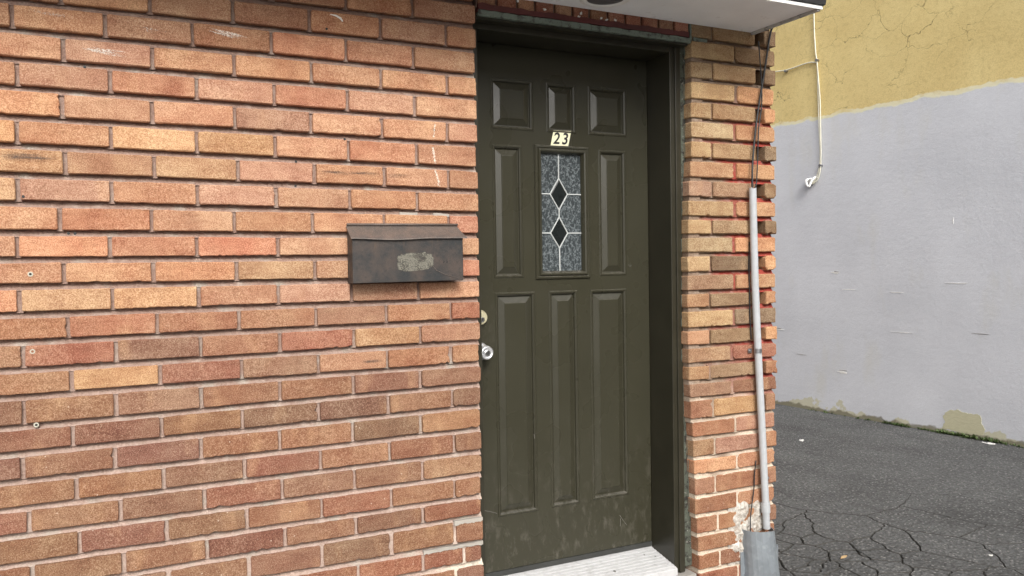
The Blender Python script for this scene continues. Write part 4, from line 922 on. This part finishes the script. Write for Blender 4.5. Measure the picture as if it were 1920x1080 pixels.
def clip_cell(i):
    poly = [(BX0, BY0), (BX1, BY0), (BX1, BY1), (BX0, BY1)]; sx_, sy_ = seeds[i]
    for j, (tx, ty) in enumerate(seeds):
        if j == i: continue
        mx, my = (sx_+tx)/2, (sy_+ty)/2; nx_, ny_ = tx-sx_, ty-sy_; out = []
        for k in range(len(poly)):
            a = poly[k]; b = poly[(k+1) % len(poly)]; da = (a[0]-mx)*nx_+(a[1]-my)*ny_; db_ = (b[0]-mx)*nx_+(b[1]-my)*ny_
            if da <= 0: out.append(a)
            if da*db_ < 0: q = da/(da-db_); out.append((a[0]+(b[0]-a[0])*q, a[1]+(b[1]-a[1])*q))
        poly = out
        if len(poly) < 3: break
    return poly
def crackw(x, y):
    """half width of the crack at a place: wide and crumbled beside the pier, closing towards the wall and the street"""
    d = math.hypot((x-1.85)/1.05, (y-0.08)/0.85)
    if d < 1: return 0.0013+0.0016*(1-d)*(0.6+0.8*abs(noise.noise(Vector((x*5, y*5, 2)))))
    far = math.hypot((x-2.2)/1.6, (y-0.10)/1.0)
    return max(0.0, 0.0010*(1.0-far)+0.0003) if far < 1.0 else 0.0
def onbox(p): return abs(p[0]-BX0) < 1e-6 or abs(p[0]-BX1) < 1e-6 or abs(p[1]-BY0) < 1e-6 or abs(p[1]-BY1) < 1e-6
for i in range(len(seeds)):
    poly = clip_cell(i)
    if len(poly) < 3: continue
    pts = []
    for k in range(len(poly)):
        a = poly[k]; b = poly[(k+1) % len(poly)]
        if (b[0], b[1]) < (a[0], a[1]): p0, p1, rev = b, a, True
        else: p0, p1, rev = a, b, False
        L = math.hypot(b[0]-a[0], b[1]-a[1]); n = max(1, int(L/(0.014 if min(a[0], b[0]) < 3 and abs((a[1]+b[1])/2) < 1.2 else 0.05))); seg_ = []
        for q in range(n+1): seg_.append((p0[0]+(p1[0]-p0[0])*q/n, p0[1]+(p1[1]-p0[1])*q/n))
        if rev: seg_.reverse()
        pts += seg_[:-1]
    cx = sum(p[0] for p in poly)/len(poly); cy = sum(p[1] for p in poly)/len(poly)
    def warp(p):
        if onbox(p): return p
        return (p[0]+0.022*noise.noise(Vector((p[0]*9, p[1]*9, 1)))+0.011*noise.noise(Vector((p[0]*38, p[1]*38, 2))), p[1]+0.022*noise.noise(Vector((p[0]*9, p[1]*9, 5)))+0.011*noise.noise(Vector((p[0]*38, p[1]*38, 7))))
    W_ = [warp(p) for p in pts]; N = len(W_); top = []; lip = []; low = []
    small = crackw(cx, cy) > 0.004; dz = 0.003*noise.noise(Vector((cx*7, cy*7, 9))) if small else 0
    for k in range(N):
        p = W_[k]; a = W_[k-1]; b = W_[(k+1) % N]; tx, ty = b[0]-a[0], b[1]-a[1]; L = math.hypot(tx, ty) or 1; nx_, ny_ = -ty/L, tx/L
        w = 0 if onbox(pts[k]) else crackw(*p)
        e = (p[0]+nx_*w, p[1]+ny_*w); f = (p[0]+nx_*w*2.6, p[1]+ny_*w*2.6)
        top.append((f[0], f[1], dz)); lip.append((e[0], e[1], dz-(w*2.0))); low.append((e[0], e[1], -0.021))
    mb = MB(); mb.rings([low, lip, top], True, False, True); ap = mb.obj('asphalt_piece', M['asphalt'], ground)
    ap.data.materials.append(M['dirt'])
    for f_ in ap.data.polygons:
        if abs(f_.normal.z) < 0.9: f_.material_index = 1         # crumbled, dirt-filled crack edges

# unseen low buildings across the street, added behind the viewer to close the horizon and darken what the doorway sees
t = NT('far_facade'); p_ = t.pos(); sx = t.sep(p_); mp = t.n('CombineXYZ'); t.l(sx[0], mp.inputs[0]); t.l(sx[2], mp.inputs[1])
bt = t.n('TexBrick'); t.l(mp.outputs[0], bt.inputs['Vector']); bt.inputs['Scale'].default_value = 1.0; bt.inputs['Brick Width'].default_value = 0.23; bt.inputs['Row Height'].default_value = 0.076; bt.inputs['Mortar Size'].default_value = 0.008
bt.inputs['Color1'].default_value = (0.16, 0.10, 0.075, 1); bt.inputs['Color2'].default_value = (0.21, 0.14, 0.10, 1); bt.inputs['Mortar'].default_value = (0.22, 0.19, 0.17, 1); M['far'] = t.out(bt.outputs[0], 0.9)
mb = MB().box(-1.2, 26, -21, -13, -0.02, 6.4); mb.box(-1.5, 26.3, -21.2, -12.75, 6.4, 6.75); fs = mb.obj('unseen_terrace', M['far']); tag(fs, kind='structure')
for i in range(9):
    for z in (0.9, 3.9): MB().box(-0.2+i*2.9, 1.2+i*2.9, -13.0, -12.96, z, z+1.6).obj('window', M['glass2'], fs)
# unseen concrete paving below the frame, added to bounce light onto the soffit
M['paving'] = paint('bounce_paving', (0.36, 0.355, 0.34, 1), 0.9, 0.5, 70, 0.12)
for i in range(9):
    a = -11.5+i*1.4; tag(MB().box(a, a+1.393 if i < 8 else 1.12, -1.9, -0.006, -0.05, 0.006).obj('bounce_pavement', M['paving']), kind='structure')
# weeds along the foot of the neighbour's wall
t = NT('weed_leaf'); p_ = t.pos(); n1 = t.noise(p_, 40, 2); c = t.mix(n1, (0.030, 0.058, 0.012, 1), (0.085, 0.125, 0.035, 1)); M['weed'] = t.out(c, 0.6)
rng = random.Random(5); mb = MB()
def leaf(p, az, el, L, w):
    d = Vector((math.cos(az)*math.cos(el), math.sin(az)*math.cos(el), math.sin(el))); sd_ = Vector((-math.sin(az), math.cos(az), 0)); up_ = d.cross(sd_)*-1
    a = Vector(p); mb.poly([a, a+d*L*0.4+sd_*w, a+d*L*0.75+sd_*w*0.8-Vector((0, 0, L*0.06)), a+d*L-Vector((0, 0, L*0.18)), a+d*L*0.75-sd_*w*0.8-Vector((0, 0, L*0.06)), a+d*L*0.4-sd_*w])
s_ = 0.35
while s_ < 4.0:
    dens = 0.25+0.75*max(0, noise.noise(Vector((s_*2.3, 4, 1)))+0.35) if s_ > 0.9 else 0.15
    if 1.15 < s_ < 1.35 or 1.6 < s_ < 2.1: dens = 1
    if rng.random() < dens:
        x, y, z = gw(s_+rng.uniform(-0.01, 0.01), 0, 0.012+abs(rng.gauss(0, 0.014))); sz = rng.uniform(0.5, 1.0)*(1.3 if dens > 0.8 else 0.8)
        for k in range(rng.randint(4, 8)): leaf((x, y, 0.0), rng.uniform(0, 2*math.pi), rng.uniform(0.2, 1.2), sz*rng.uniform(0.018, 0.045), sz*rng.uniform(0.004, 0.009))
    s_ += 0.009
weeds = mb.obj('weeds', M['weed']); tag(weeds, 'low green weeds growing along the foot of the grey wall', 'weeds', kind='stuff')
# litter
M['litter'] = paint('white_litter', (0.70, 0.69, 0.66, 1), 0.7, 0.1); M['leaf'] = paint('dry_leaf', (0.42, 0.29, 0.15, 1), 0.8, 0.2)
def scrap(name, x, y, w, l, rot, mat, label, cat, seed, h=0.008):
    rng_ = random.Random(seed); mb = MB(); pts = []
    for k in range(9):
        a = 2*math.pi*k/9; r_ = rng_.uniform(0.7, 1.1); px, py = w*math.cos(a)*r_, l*math.sin(a)*r_
        pts.append((x+px*math.cos(rot)-py*math.sin(rot), y+px*math.sin(rot)+py*math.cos(rot), 0.002+rng_.uniform(0, h)))
    mb.rings([[(p[0], p[1], p[2]) for p in pts], [(x+(p[0]-x)*0.9, y+(p[1]-y)*0.9, p[2]+0.003) for p in pts]], True, True, True)
    return tag(mb.obj(name, mat), label, cat)
scrap('paper_scrap', 3.457, 1.928, 0.028, 0.018, 0.4, M['litter'], 'white paper scrap lying on the asphalt near the brick corner', 'litter', 1)
scrap('paper_scrap', 4.505, 1.18, 0.016, 0.05, 0.1, M['litter'], 'white paper scrap lying at the foot of the grey wall', 'litter', 2)
scrap('dry_leaf', 1.786, 0.049, 0.030, 0.009, 0.2, M['leaf'], 'small tan dry leaf on the cracked asphalt', 'leaf', 3, 0.004)
scrap('pebble', 2.371, -0.252, 0.008, 0.010, 0.3, M['litter'], 'small white pebble on the asphalt at lower right', 'pebble', 4, 0.003)
